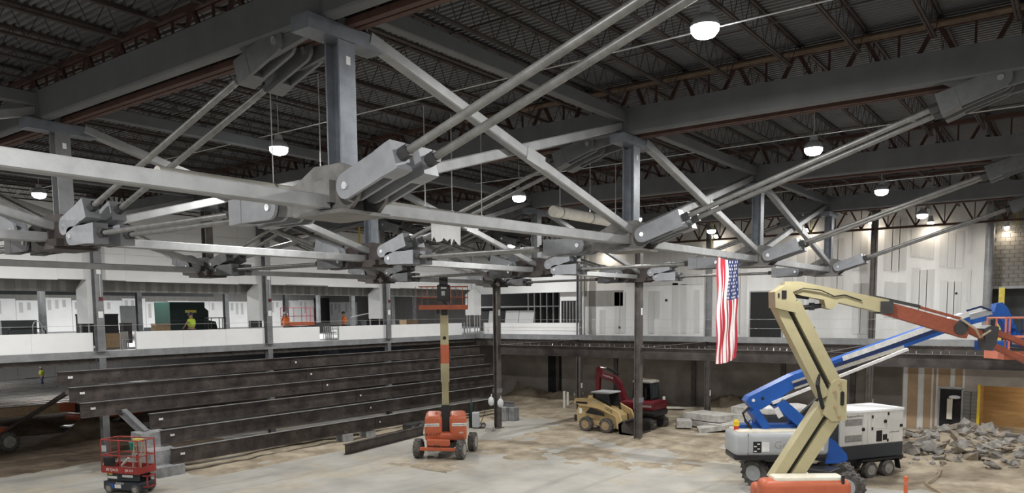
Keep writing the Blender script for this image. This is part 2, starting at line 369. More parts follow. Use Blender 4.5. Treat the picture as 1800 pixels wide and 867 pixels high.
# mezzanine floor
struct('mezzanine_floor_left', MB().box(-12, 80, YW - .25, 84, 4.9, MEZ), 'edge')
struct('mezzanine_floor_back', MB().box(44.3, 54, -14, YW - .25, 4.9, MEZ), 'edge')
struct('trim_1', MB().box(-12, 44.2, YW - .33, YW - .25, 4.86, MEZ + .02), 'edge')
struct('trim_2', MB().box(44.2, 44.3, -14, YW - .25, 4.88, MEZ + .06), 'edge')
tx = mat('x', (.5, .5, .5))
def knee(name, segs, axis):
    o = None
    for i, (a, b) in enumerate(segs):
        if axis == 'x': q = MB().box(a, b, YW - .2, YW - .06, MEZ, MEZ + .86)
        else: q = MB().box(44.42, 44.56, a, b, MEZ, MEZ + .86)
        o = struct(name, q, 'mud')
        nb = max(1, round((b - a) / 2.44)); st = (b - a) / nb
        for j in range(nb):
            u, v = a + j * st, a + (j + 1) * st
            if axis == 'x': MB().box(u + .004, v - .004, YW - .22, YW - .2, MEZ + .02, MEZ + .88).build('board', 'white', o)
            else: MB().box(44.40, 44.42, u + .004, v - .004, MEZ + .02, MEZ + .88).build('board', 'white', o)
xs = lambda p: at(p, 590, 'y', YW - .2).x
ys = lambda p: at(p, 580, 'x', 44.4).y
knee('wall_left_parapet', [(-4, xs(163)), (xs(239), xs(465)), (xs(479), xs(562)), (xs(596), xs(679)), (xs(688), xs(812))], 'x')
knee('wall_back_parapet', [(ys(1018), ys(850))], 'y')
# steel beams carrying the mezzanine edge
for k in range(0, 5):
    a, b = G(k) + .2, G(k + 1) - .2
    t = thing('edge_beam', 'dark steel edge beam under the left mezzanine, %s bay' % ['leftmost', 'second', 'third', 'fourth', 'rightmost'][k], 'beam', (a, YW - .15, 4.74), 0, 'edge beams of the left mezzanine')
    MB().ibeam((0, 0, 0), (b - a, 0, 0), .24, .2, .03, .03).build('beam', 'rustd', t)
    q = MB(); x = .3
    while x < b - a - .2:
        q.cyl((x, -.015, .03), (x, -.05, .03), .025, 6); q.cyl((x + .1, -.015, -.05), (x + .1, -.05, -.05), .025, 6); x += .45
    tag(q.build('bolt_row', 'nut', t), kind='stuff')
# columns
def column(x, y, z0, z1, m, label, group, d=.36, parts=True):
    t = thing('steel_column', label, 'column', (x, y, z0), 0, group)
    MB().ibeam((0, 0, 0), (0, 0, z1 - z0), d, d, .03, .035, V((0, 1, 0))).build('shaft', m, t)
    MB().box(-d * .75, d * .75, -d * .75, d * .75, 0, .03).build('base_plate', m, t)
    return t
def notice(t, z, w=.22, h=.3, dy=-.19):
    MB().box(-w / 2, w / 2, dy - .006, dy - .001, z, z + h).build('notice', 'paper', t)
NW = ['', 'leftmost', 'second', 'third']
for k in (1, 2, 3, 4):
    t = column(G(k), YW - .28, MEZ, 12.3, 'colg', 'tall grey column at the left parapet, %s' % {1: 'out at the left edge', 2: 'beside the gap in the white boards at left', 3: 'between the green and orange vest workers', 4: 'left of the raised boom platform'}[k], 'columns of the left parapet', .34)
    notice(t, 1.55)
    MB().box(-.1, .1, -.2, -.18, 3.55, 3.95).build('hanger_plate', 'paper', t); MB().cyl((.03, -.2, 2.5), (.03, -.2, 3.6), .012, 6).build('drop_cord', 'paper', t)
    MB().box(-.02, .12, -.24, -.17, 2.35, 2.5).build('junction_box', 'maroon', t)
    c = column(G(k), YW - .28, 0, 4.85, 'colg', 'lower column under the left parapet, in line with the %s upper column' % ORD[k], 'lower columns under the left parapet', .3)
# white pilaster boxes behind the parapet columns
for k in (2, 3, 4):
    x, y = G(k) - .05, YW + .06
    poly = [(0, 6.45), (1.1, 6.45), (1.1, 8.05), (.45, 8.48), (0, 8.48)]
    tag(MB().prism(poly, (x, y - .05, 0), (0, 1, 0), (0, 0, 1), (1, 0, 0), -.28, .3).build('drywall_pilaster', 'white'), 'white boxed pilaster with chamfered top behind the %s parapet column' % {2: 'leftmost', 3: 'middle', 4: 'right-hand'}[k], 'pilaster', 'drywall pilasters')
    sf = thing('stud_frame', 'bare steel studs under the white pilaster %s' % {2: 'at far left', 3: 'near the middle', 4: 'left of the raised platform'}[k], 'studs', (x, y, MEZ))
    for dx, dy in ((-.2, .1), (.2, .1), (-.2, .95)): MB().box(dx - .03, dx + .03, dy, dy + .05, 0, 1.3).build('stud', 'stud', sf)
# corner pilaster: two faces with chamfered tops
x0, y0 = 44.15, YW - .3
t = thing('corner_pilaster', 'white two-faced corner pilaster with chamfered top right of the raised platform', 'pilaster', (x0, y0, 0))
MB().prism([(0, 6.6), (-.8, 6.6), (-.8, 8.1), (-.15, 8.5), (0, 8.5)], (0, 0, 0), (1, 0, 0), (0, 0, 1), (0, 1, 0), 0, .12).build('face_board', 'white', t)
MB().prism([(0, 6.6), (-.62, 6.6), (-.62, 8.1), (-.12, 8.5), (0, 8.5)], (0, 0, 0), (0, 1, 0), (0, 0, 1), (1, 0, 0), 0, .12).build('face_board', 'white', t)
MB().box(-.05, .05, -.06, .06, 8.45, 11).build('corner_strip', 'white', t)
q = MB()
for dy in (-.55, -.3, -.05): q.box(.02, .08, dy - .03, dy + .03, MEZ, 6.6)
for dx in (-.7, -.4): q.box(dx - .03, dx + .03, .02, .08, MEZ, 6.6)
q.build('stud', 'stud', t)
# ---------------------------------------------------------------- far wall of the hall (x+) : drywall above, dark below
XB = 45.35
Y1 = 27.5
M['primed'] = mat('primed_far_wall', (.56, .56, .55), .75, scale=.35, col2=(.72, .725, .73), detail=5, stretch=(1, 1.6, .4))
wb = struct('wall_back', MB().box(XB + .03, XB + .25, 3.75, Y1, MEZ, 12.4), 'primed')
struct('wall_back_fascia', MB().box(44.75, XB + .1, Y1, YW, 8.15, 12.4), 'board')
def wrect(a, m, nm, off=.0, th=.03):   # a: picture corners of a patch lying on the far drywall
    p, q = at(a[0], a[1], 'x', XB), at(a[2], a[3], 'x', XB)
    return MB().box(XB + .03 - th - off, XB + .03 - off, min(p.y, q.y), max(p.y, q.y), min(p.z, q.z), max(p.z, q.z)).build(nm, m, wb)
for a in ((1556, 382, 1594, 476), (1603, 395, 1642, 453), (1653, 408, 1693, 471), (1603, 473, 1641, 556), (1556, 496, 1592, 560), (1653, 494, 1688, 572), (1702, 395, 1708, 446), (1700, 475, 1706, 530),
          (1500, 398, 1525, 478), (1500, 498, 1525, 585), (1462, 420, 1482, 520), (1420, 440, 1446, 540), (1402, 425, 1412, 580), (1378, 470, 1392, 585), (1290, 430, 1312, 590), (1260, 430, 1275, 590)):
    n = max(1, round((a[2] - a[0]) / 13)); st = (a[2] - a[0]) / n
    for i in range(n): wrect((a[0] + i * st + (1.0 if i else 0), a[1] + rnd.uniform(-2, 2), a[0] + (i + 1) * st - 1.0, a[3] + rnd.uniform(-3, 3)), 'gboard2', 'raw_drywall_strip')
for a in ((1028, 512, 1095, 538),): wrect(a, 'gboard', 'raw_drywall_strip')
for i, (x, y0_, y1_) in enumerate(((1032, 540, 586), (1054, 545, 586), (1080, 514, 586), (1090, 514, 586), (1140, 512, 586), (1150, 512, 560), (1182, 498, 586), (1197, 500, 586), (1220, 510, 586))):
    wrect((x, y0_, x + 9, y1_), 'gboard2', 'raw_drywall_strip')
wrect((1100, 440, 1235, 500), 'gboard2', 'raw_drywall_strip')
for (x, y) in ((1171, 528), (1089, 576), (1681, 516), (1430, 577)):
    wrect((x - 2, y - 2, x + 2, y + 2), 'dark', 'outlet_hole', .002)
# doorway opening on the far mezzanine
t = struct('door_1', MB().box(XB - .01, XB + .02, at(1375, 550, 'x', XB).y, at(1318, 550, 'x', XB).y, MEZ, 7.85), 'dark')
for y in (at(1375, 550, 'x', XB).y, at(1318, 550, 'x', XB).y): MB().box(XB - .03, XB + .03, y - .04, y + .04, MEZ, 7.88).build('door_frame', 'stud', t)
MB().box(XB - .03, XB + .03, at(1375, 550, 'x', XB).y, at(1318, 550, 'x', XB).y, 7.85, 7.93).build('door_frame', 'stud', t)
# block wall at the right with the blue-grey opening under it
wr = struct('wall_right', MB().box(XB + .1, XB + .3, -8, 3.75, 7.86, 12.4), 'mud')
bm_ = MB().box(0, .1, 0, .385, 0, .19).mesh('block', 'block')
for j in range(23):
    for i in range(13):
        y = 3.35 - i * .4 - (.2 if j % 2 else 0); z = 7.87 + j * .2
        if z < 12.3: link('block', bm_, wr, (XB + .02 + rnd.uniform(-.004, .004), y, z))
struct('wall_right_recess', MB().box(XB + 1.6, XB + 1.7, -8, 3.75, MEZ, 7.9), 'girder')
struct('trim_3', MB().box(XB - .05, XB + .3, -8, 3.75, 7.74, 7.87), 'edge')
tag(MB().cyl((44.75, 3.75, MEZ), (44.75, 3.75, 12.35), .2, 20).build('round_column', 'colg', None, True), 'round grey column between far drywall and block wall at right', 'column')
tag(MB().box(45.0, 45.12, 3.05, 3.3, MEZ, 7.8).build('yellow_post', 'tape'), 'dull yellow upright beside the round column at right', 'post')
for (n_, y) in ((1, R(1)), (2, R(2)), (3, R(3))):
    t = column(44.44, y, MEZ, 12.3, 'colb' if n_ == 1 else 'colg', 'column standing against the far drywall, %s' % {1: 'dark one at right, above the boom tips', 2: 'grey one just left of the flag', 3: 'left one at the end of the white corner parapet'}[n_], 'columns at the far wall', .3)
    c = column(44.44, y, 0, 4.9, 'colb', 'column under the far mezzanine edge, %s' % {1: 'right one behind the generator', 2: 'middle one behind the flat slabs', 3: 'left one beside the white pipes'}[n_], 'columns under the far mezzanine', .3)
    notice(c, 1.6, .2, .35, -.17)
# lower walls behind
struct('wall_back_lower', MB().box(49.8, 50.0, 7.7, YW + 12, 0, 4.9), 'dwall')
q = struct('wall_back_lower_return', MB().box(46.6, 49.8, 7.6, 7.75, 0, 4.9), 'dwall')
for i, y in enumerate((32.5, 27.4, 21.3, 15.2, 11.0)):
    tag(MB().box(49.66, 49.8, y - .15, y + .15, 0, 4.9).build('wall_pilaster', 'colb'), 'dark upright strip on the dim lower wall, %s from the left' % ['first', 'second', 'third', 'fourth', 'fifth'][i], 'pilaster', 'uprights on the lower wall')
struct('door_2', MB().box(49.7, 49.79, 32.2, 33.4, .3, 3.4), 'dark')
# tan drywall corner with a doorway
wt = struct('wall_right_lower', MB().box(46.5, 46.65, 4.75, 7.68, 0, 4.88), 'mud')
for a, b, z0, z1 in ((7.45, 6.95, .1, 4.85), (6.65, 6.3, .1, 4.85), (6.2, 6.08, .1, 4.85), (5.98, 5.42, 2.62, 4.85), (5.2, 4.85, 2.62, 4.85)):
    MB().box(46.47, 46.5, b, a, z0, z1).build('tan_board', 'tan', wt)
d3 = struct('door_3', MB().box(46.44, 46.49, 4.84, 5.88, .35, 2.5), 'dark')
for y in (4.82, 5.9): MB().box(46.4, 46.5, y - .04, y + .04, .35, 2.55).build('door_frame', 'stud', d3)
MB().box(46.4, 46.5, 4.8, 5.92, 2.5, 2.57).build('door_frame', 'stud', d3)
tag(MB().box(46.25, 46.38, 5.25, 5.5, .9, 2.0).build('plywood_offcut', 'ivory'), 'pale upright board standing in the tan wall doorway', 'board')
tag(MB().ball((46.2, 5.15, 2.1), .3, 10, 6, (.5, 1, .35)).build('tarp_bundle', 'bag'), 'white and blue bundle on top of the board in the doorway', 'tarp')
wg = struct('wall_right_pier', MB().box(46.5, 46.7, 4.12, 4.75, 0, 4.88), 'dwall')
for j in range(12):
    for i in range(2):
        link('block', bm_, wg, (46.42, 4.75 - .33 * (i + 1) - .02, .02 + j * .2))
struct('wall_right_header', MB().box(46.5, 46.7, -8, 4.12, 2.74, 4.88), 'dwall')
struct('wall_right_backroom', MB().box(49.5, 49.6, -8, 4.5, 0, 4.8), 'ply')
struct('wall_right_backroom_side', MB().box(46.7, 49.5, 4.12, 4.3, 0, 4.8), 'ply')
struct('trim_4', MB().box(46.38, 46.52, 4.02, 4.14, 0, 2.8), 'ryel')
highbay(48.0, 1.0, 3.9, 'warm work lamp in the amber plywood room at lower right', 55, None, True, r=.14, up=1.0)
# far walls beyond the mezzanine
wf = struct('wall_left_far', MB().box(-12, 80, 84, 84.3, 0, 12.4), 'gboard')
for i in range(26):
    x = 8 + i * 2.6; h = rnd.uniform(8.3, 8.7)
    MB().box(x + .02, x + 2.58, 83.9, 84, MEZ + .05, h).build('board', 'board', wf)
    for j in range(rnd.randint(1, 3)): MB().box(x + .3 + .7 * j, x + .62 + .7 * j, 83.88, 83.9, h - rnd.uniform(.8, 1.8), h - .2).build('raw_drywall_strip', 'gboard2', wf)
for i in range(20): MB().box(4 + i * 3.4 + .02, 4 + (i + 1) * 3.4 - .02, 83.92, 84, .5, 4.7).build('board', 'gboard2', wf)
struct('wall_far_end', MB().box(80, 80.3, -14, 84, 0, 12.4), 'gboard')
struct('wall_behind', MB().box(-12.3, -12, -14, 84, 0, 12.4), 'gboard2')
struct('wall_right_side', MB().box(-12, 44, -14.3, -14, 0, 12.4), 'gboard2')
# ---------------------------------------------------------------- roof joists and joist girders
def make_joist():
    L = S - .16; q = thing('roof_joist', '', 'joist')
    MB().box(0, L, -.055, -.01, 12.34, 12.39).box(0, L, .01, .055, 12.34, 12.39).build('top_chord', 'joist', q)
    MB().box(.45, L - .45, -.045, -.008, 11.8, 11.84).box(.45, L - .45, .008, .045, 11.8, 11.84).build('bottom_chord', 'joist', q)
    m = MB(); n = 15; st = (L - .9) / n
    m.bar((.05, 0, 12.33), (.45, 0, 11.82), .012, .012)
    for i in range(n):
        x = .45 + i * st; m.bar((x, 0, 11.82), (x + st * .5, 0, 12.36), .012, .012); m.bar((x + st * .5, 0, 12.36), (x + st, 0, 11.82), .012, .012)
    m.bar((L - .05, 0, 12.33), (L - .45, 0, 11.82), .012, .012); m.build('web', 'joist', q)
    return q
BAYN = {0: 'right above the camera', 1: 'between nearest and second girders', 2: 'between second and third girders', 3: 'between third and fourth girders', 4: 'between fourth girders and far wall'}
pj0 = None; jn = {}
def ordw(n):
    o = ['', 'first', 'second', 'third', 'fourth', 'fifth', 'sixth', 'seventh', 'eighth', 'ninth', 'tenth', 'eleventh', 'twelfth', 'thirteenth', 'fourteenth', 'fifteenth', 'sixteenth', 'seventeenth', 'eighteenth', 'nineteenth']
    return o[n] if n < 20 else (['twentieth', 'thirtieth', 'fortieth'][n // 10 - 2] if n % 10 == 0 else ['twenty-', 'thirty-', 'forty-'][n // 10 - 2] + o[n % 10])
for k in range(0, 5):
    for j in range(-8, 29):
        y = R(1) + j * P / 7
        if not inview([(G(k) + S * f, y, z) for f in (0, .15, .3, .5, .7, .85, 1) for z in (11.8, 12.4)], 60): continue
        if pj0 is None: pj0 = make_joist(); o = pj0
        else: o = copy_tree(pj0)
        o.location = (G(k) + .08, y, 0)
        jn[k] = jn.get(k, 0) + 1; tag(o, 'rust-red open-web roof joist, %s from the right, bay %s' % (ordw(jn[k]), BAYN[k]), 'joist', 'roof joists ' + BAYN[k])
def make_jg():
    q = thing('joist_girder', '', 'joist girder'); L = P - .1
    MB().box(-.11, -.02, 0, L, 12.22, 12.33).box(.02, .11, 0, L, 12.22, 12.33).build('top_chord', 'red', q)
    MB().box(-.13, -.02, 0, L, 11.03, 11.13).box(.02, .13, 0, L, 11.03, 11.13).build('bottom_chord', 'red', q)
    st = P / 7
    for i in range(7):
        a = i * st
        MB().bar((0, a + .05, 12.24), (0, a + st / 2, 11.1), .06, .08).build('diagonal', 'red', q)
        MB().bar((0, a + st / 2, 11.1), (0, min(L, a + st) - .05, 12.24), .06, .08).build('diagonal', 'red', q)
        MB().bar((0, a + st / 2, 11.1), (0, a + st / 2, 12.24), .04, .04, V((1, 0, 0))).build('upright', 'red', q)
    return q
jg = None
for k in range(1, 6):
    for n in range(-1, 4):
        if not inview([(G(k), R(n) + P * f, z) for f in (0, .1, .25, .5, .75, 1) for z in (11.0, 12.3)], 60): continue
        if jg is None: jg = make_jg(); o = jg
        else: o = copy_tree(jg)
        o.location = (G(k) + .1, R(n) + .05, -.05)
        tag(o, 'rust-red trussed girder %s, %s panel' % ('over the far wall' if k == 5 else 'between the %s pair of grey girders' % ORD[k], ['right-hand outer', 'rightmost', 'middle right', 'middle left', 'leftmost'][n + 1]), 'joist girder', 'red joist girders')
# brown pipe along the top of the second girder, conduits, bridging
tag(MB().cyl((G(2) - .22, -8, 12.17), (G(2) - .22, 14, 12.12), .06, 10).build('sprinkler_pipe', 'pipeb', None, True), 'tan pipe running just above the second pair of grey girders', 'pipe')
for k, z, nm in ((1, 11.62, 'first'), (2, 11.55, 'second'), (3, 11.5, 'third')):
    x = G(k) + S / 2 + .5 - .45
    tag(MB().tube([(x + .45, -8, z + .02), (x + .45, 4, z), (x + .45, 16, z - .05), (x + .45, 35, z)], .014, 6).build('lamp_conduit', 'conduit'), 'thin white conduit feeding the lamps in the %s roof bay' % nm, 'conduit', 'lamp conduits')
for k in range(1, 4):
    for i, f in enumerate((.33, .67)):
        x = G(k) + S * f
        tag(MB().bar((x, -8, 11.85), (x, 35, 11.85), .025, .025).build('joist_bridging', 'joist'), 'thin bridging rod crossing the joists, %s one in the %s roof bay' % (['nearer', 'farther'][i], ORD[k]), 'rod', 'joist bridging')
# ---------------------------------------------------------------- grey girder pairs
def round_poly(w, z0, z1, r=.05):
    x = w / 2; return [(-x, z1), (-x, z0 + r), (-x + r * .3, z0 + r * .3), (-x + r, z0), (x - r, z0), (x - r * .3, z0 + r * .3), (x, z0 + r), (x, z1)]
for k in range(0, 5):
    for s in (-1, 1):
        y0 = -2.5; y1 = YW - .1
        t = thing('roof_girder', 'deep grey roof girder, %s of the %s pair%s' % (['nearer', 'farther'][s > 0], ['overhead', 'nearest', 'second', 'third', 'fourth'][k], ' passing above the camera' if k == 0 else ''), 'girder', (G(k) + s * .32, y0, 0), 0, 'grey roof girders')
        MB().prism(round_poly(.24, 11.0 if s < 0 else 11.16, 11.6), (0, 0, 0), (1, 0, 0), (0, 0, 1), (0, 1, 0), 0, y1 - y0).build('box_section', 'girder', t)
        for n in (0, 1, 2, 3):
            y = R(n) - y0
            MB().box(s * .12 - .02, s * .12 + .02, y - .12, y + .12, 11.05, 11.66).build('splice_plate', 'girder', t)
            # gusset with the pin hole for the upper rod ends
        for n, sg in ((0, 1), (1, 1), (2, 1), (3, -1), (4, -1)):
            yy = R(n) - y0 + sg * (1.55 if n in (0, 4) else 1.0)
            if yy > y1 - y0 or (k == 1 and n == 2): continue
            MB().prism([(-.95, 11.02), (-.7, 10.86), (.25, 10.72), (.55, 10.75), (.95, 11.02)], (0, yy, 0), (0, sg, 0), (0, 0, 1), (1, 0, 0), -.045, .045).build('gusset', 'girder', t)
# ---------------------------------------------------------------- posts, nodes, tie rods
def rname(n): return {1: 'right-hand', 2: 'middle', 3: 'left-hand'}[n]
def gname(k): return ['overhead', 'nearest', 'second', 'third', 'fourth'][k]
def post(k, n):
    z0 = 0 if (k == 4 and n in (2, 3)) else 8.3
    zt = 10.78
    x, y = G(k), R(n)
    if z0 == 0:
        t = thing('truss_column', 'brown H-column on the ground %s' % {2: 'in front of the skid steer', 3: 'with white bags tied to it'}[n], 'column', (x, y, 0))
        MB().ibeam((0, 0, 0), (0, 0, 8.3), .33, .32, .03, .035, V((0, 1, 0))).build('lower_shaft', 'colb', t)
        notice(t, 6.6, .16, .35, -.17)
        MB().box(-.26, .26, -.26, .26, 0, .04).build('base_plate', 'colb', t)
        for s in (-1, 1): MB().box(-.22, .22, s * .17 - .02, s * .17 + .02, 2.1, 2.35).build('clamp', 'colg', t)
    else:
        t = thing('truss_post', 'grey H-section post hanging under the %s girder pair, %s post row' % (gname(k), rname(n)), 'post', (x, y, 0), 0, 'truss posts')
    m = 'post' if n == 1 else 'colb'
    if n != 1: m = 'colg' if (k in (1, 3)) else 'colb'
    if n == 2 and k == 2: m = 'post'
    MB().ibeam((0, 0, 8.3), (0, 0, zt), .31, .31, .025, .03, V((0, 1, 0))).build('shaft', m, t)
    MB().box(-.72, .72, -.19, .19, zt, 10.99).build('cap_beam', 'post', t)
    MB().box(-.16, .16, -.16, .16, 10.99, 11.1).build('head_block', 'girder', t)
    if k <= 2: MB().box(-.02, .06, -.158, -.154, 10.45, 10.57).build('tag', 'paper', t)
def node(k, n):
    x, y = G(k), R(n); m = 'node' if n == 1 else 'nodeb'
    t = thing('truss_node', '%s steel node bracket at the foot of the %s post, %s girder pair' % ('grey' if n == 1 else 'dark brown', rname(n), gname(k)), 'bracket', (x, y, 0), 0, 'truss nodes')
    if n == 1: poly = [(-.75, 8.78), (-.62, 8.86), (-.3, 8.98), (.3, 8.98), (.7, 8.78), (1.45, 8.60), (1.5, 8.5), (1.45, 8.36), (.9, 8.30), (-.45, 8.30), (-.62, 8.45)]
    else: poly = [(-1.35, 8.58), (-1.1, 8.80), (-.4, 9.0), (.4, 9.0), (1.1, 8.80), (1.35, 8.58), (1.3, 8.38), (.6, 8.30), (-.6, 8.30), (-1.3, 8.38)]
    for s in (-1, 1): MB().prism(poly, (s * .27, 0, 0), (0, 1, 0), (0, 0, 1), (1, 0, 0), -.035, .035).build('gusset', m, t)
    MB().box(-.46, .46, -.5, .62, 8.25, 8.30).build('bottom_plate', m, t)
    e_ = (.21, .20) if n == 1 else (.235, .48)
    MB().box(-e_[0], e_[0], -e_[1], e_[1], 8.30, 8.98).build('sleeve', m, t)
    if n > 1: MB().box(-.46, .46, -.62, .62, 8.30, 8.46).build('housing', m, t)
    for s in (-1, 1): MB().box(s * .305, s * .42, -.17, .17, 8.42, 8.74).build('strut_seat', m, t)
def tie(k, s, a, b, dark, label, rr=.058, off=.27):
    # a, b : (y, z) of the two pins; one rod with a forked clevis at each end
    x = G(k) + s * off
    A, B = V((0, a[0], a[1])), V((0, b[0], b[1])); d = (B - A).normalized(); u = V((1, 0, 0)).cross(d)
    if u.z < 0: u = -u
    t = thing('tie_rod', label, 'tie rod', (x, 0, 0), 0, 'tie rods of the roof trusses')
    ln = 1.15
    MB().cyl(A + d * (ln - .05), B - d * (ln - .05), rr, 12).build('rod', 'rod', t, True)
    for o, e in ((A, d), (B, -d)):
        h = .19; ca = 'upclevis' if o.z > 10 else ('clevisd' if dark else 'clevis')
        arc = [(h * math.cos(q), h * math.sin(q)) for q in [math.pi / 2 + math.pi * i / 8 for i in range(9)]]
        poly = arc + [(ln - .28, -h), (ln - .28, h)]
        m = MB()
        for sd in (-1, 1): m.prism(poly, o, e, u, (1, 0, 0), sd * .115 - .028, sd * .115 + .028)
        m.prism([(ln - .45, -h), (ln - .25, -h - .015), (ln - .12, -h - .015), (ln - .12, h + .015), (ln - .25, h + .015), (ln - .45, h)], o, e, u, (1, 0, 0), -.15, .15)
        c = m.build('clevis', ca, t)
        MB().cyl(o + V((-.165, 0, 0)), o + V((.165, 0, 0)), .055, 12).build('pin', 'pin', c, True)
        MB().cyl(o + e * (ln - .12), o + e * (ln + .05), .095, 6).build('nut', 'nut', c)
for k in range(0, 5):
    for n in (1, 2, 3):
        if k == 0: continue
        if not inview([(G(k), R(n), z) for z in (8.3, 9.5, 11)], 120): continue
        post(k, n); node(k, n)
for k in range(1, 5):
    segs = [((R(1) - .5, 8.62), (R(0) + 1.55, 10.93), 'outer diagonal rising right from the right-hand post'),
            ((R(2) - .85, 8.70), (R(1) + 1.0, 10.93), 'diagonal rising right from the middle post'),
            ((R(3) - .85, 8.70), (R(2) + 1.0, 10.93), 'diagonal rising right from the left-hand post'),
            ((R(2) + .85, 8.70), (R(3) - 1.0, 10.93), 'diagonal rising left from the middle post'),
            ((R(3) + .85, 8.70), (R(4) - 1.55, 10.93), 'outer diagonal rising left from the left-hand post'),
            ((R(2) - 1.15, 8.47), (R(1) + 1.3, 8.47), 'level rod between the middle and right-hand posts'),
            ((R(3) - 1.15, 8.47), (R(2) + 1.15, 8.47), 'level rod between the left-hand and middle posts')]
    for i, (a, b, nm) in enumerate(segs):
        if k == 1 and i == 2: continue
        if not inview([(G(k), a[0] + (b[0] - a[0]) * f, a[1] + (b[1] - a[1]) * f) for f in (0, .1, .2, .35, .5, .7, 1)], 40): continue
        for s in (-1, 1):
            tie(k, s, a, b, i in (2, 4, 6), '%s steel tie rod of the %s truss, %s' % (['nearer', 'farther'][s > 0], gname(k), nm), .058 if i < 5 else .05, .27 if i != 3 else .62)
# ---------------------------------------------------------------- square-tube struts and cross bracing between the trusses
for k in range(0, 4):
    for n in (1, 2, 3):
        if not inview([(G(k) + S * f, R(n), z) for f in (.1, .3, .5, .7, .9) for z in (8.5, 9.7, 11)], 30): continue
        y = R(n); bay = ['camera and nearest truss', 'nearest and second trusses', 'second and third trusses', 'third and fourth trusses'][k]
        sz = .21; za, zb_ = (8.43 if n == 1 and k < 2 else 8.5), (8.43 if k == 0 and n == 1 else 8.52)
        a, b = G(k) + .35, G(k + 1) - .35
        tag(MB().rbar((a, y, za), (b, y, zb_), sz, sz, .02).build('bottom_strut', 'tube'), 'level square-tube strut at node height, %s post row, between %s' % (rname(n), bay), 'strut', 'level struts')
        if k == 0 and n == 1: continue
        tag(MB().rbar((a, y, 11.42), (b, y, 11.42), .2, .28, .02).build('top_strut', 'girder'), 'level top strut at girder height, %s post row, between %s' % (rname(n), bay), 'strut', 'top struts')
        t = thing('cross_brace', 'square-tube brace falling away from the camera, %s post row, between %s' % (rname(n), bay), 'brace', (a, y - .11, 10.95), 0, 'cross braces')
        MB().rbar((.1, 0, 0), (b - a + .05, 0, -2.2), .19, .19, .02).build('tube', 'tube', t)
        MB().bar(((b - a) * .5 - .1, -.1, -1.06), ((b - a) * .5 + .5, -.1, -1.19), .012, .26).build('splice_plate', 'tube', t)
        t = thing('cross_brace', 'square-tube brace rising away from the camera, %s post row, between %s' % (rname(n), bay), 'brace', (a, y + .11, 8.78), 0, 'cross braces')
        MB().rbar((.05, 0, 0), (b - a, 0, 2.45), .19, .19, .02).build('tube', 'tube', t)
import bmesh
RZV = -0.9323     # heading square to the view
def rbox(mb, x0, x1, y0, y1, z0, z1, r=.06, seg=2, mt=None):
    bm = bmesh.new(); bmesh.ops.create_cube(bm, size=1)
    for v in bm.verts: v.co = V(((x0 + x1) / 2 + v.co.x * (x1 - x0), (y0 + y1) / 2 + v.co.y * (y1 - y0), (z0 + z1) / 2 + v.co.z * (z1 - z0)))
    bmesh.ops.bevel(bm, geom=bm.edges[:], offset=r, segments=seg, profile=.5, affect='EDGES')
    bm.verts.index_update(); o = len(mb.v)
    mb.v += [tuple(mt @ v.co if mt else v.co) for v in bm.verts]; mb.f += [tuple(o + v.index for v in f.verts) for f in bm.faces]; bm.free(); return mb
def wheel(par, c, r, w, hub='hub', side=-1, lug=True, ax=V((0, 1, 0))):
    c = V(c); q = MB()
    q.lathe([(r * .55, -w / 2), (r * .86, -w / 2), (r * .96, -w * .36), (r * .97, w * .36), (r * .86, w / 2), (r * .55, w / 2)], c, ax, 22)
    if lug:
        d, sd, u = frame(ax)
        for i in range(16):
            for s in (-1, 1):
                t = 2 * math.pi * (i + (.5 if s > 0 else 0)) / 16; rd = sd * math.cos(t) + u * math.sin(t); tg = -sd * math.sin(t) + u * math.cos(t)
                q.bar(c + rd * r * .97 + ax * s * w * .08 - tg * .02, c + rd * r * .97 + ax * s * w * .46 + tg * .05, r * .12, r * .09, rd)
    t = q.build('tyre', 'tyre', par)
    MB().lathe([(.02, side * w * .60), (r * .2, side * w * .60), (r * .24, side * w * .54), (r * .42, side * w * .515), (r * .5, side * w * .56), (r * .57, side * w * .54), (r * .57, -side * w * .4)], c, ax, 18).build('hub', hub, t, True)
    return t
def rails(par, x0, x1, y0, y1, z0, zs, m, r=.022, nx=3, ny=2, mid=True):
    me = MB().cyl((0, 0, z0), (0, 0, zs), r, 6).mesh('rail_post', m)
    for i in range(nx):
        for y in (y0, y1): link('rail_post', me, par, (x0 + (x1 - x0) * i / (nx - 1), y, 0))
    for x in (x0, x1):
        for j in range(1, ny): link('rail_post', me, par, (x, y0 + (y1 - y0) * j / ny, 0))
    for z in ((zs, (z0 + zs) / 2) if mid else (zs,)):
        q = MB()
        for y in (y0, y1): q.cyl((x0, y, z), (x1, y, z), r, 6)
        for x in (x0, x1): q.cyl((x, y0, z), (x, y1, z), r, 6)
        q.build('guard_rail', m, par)
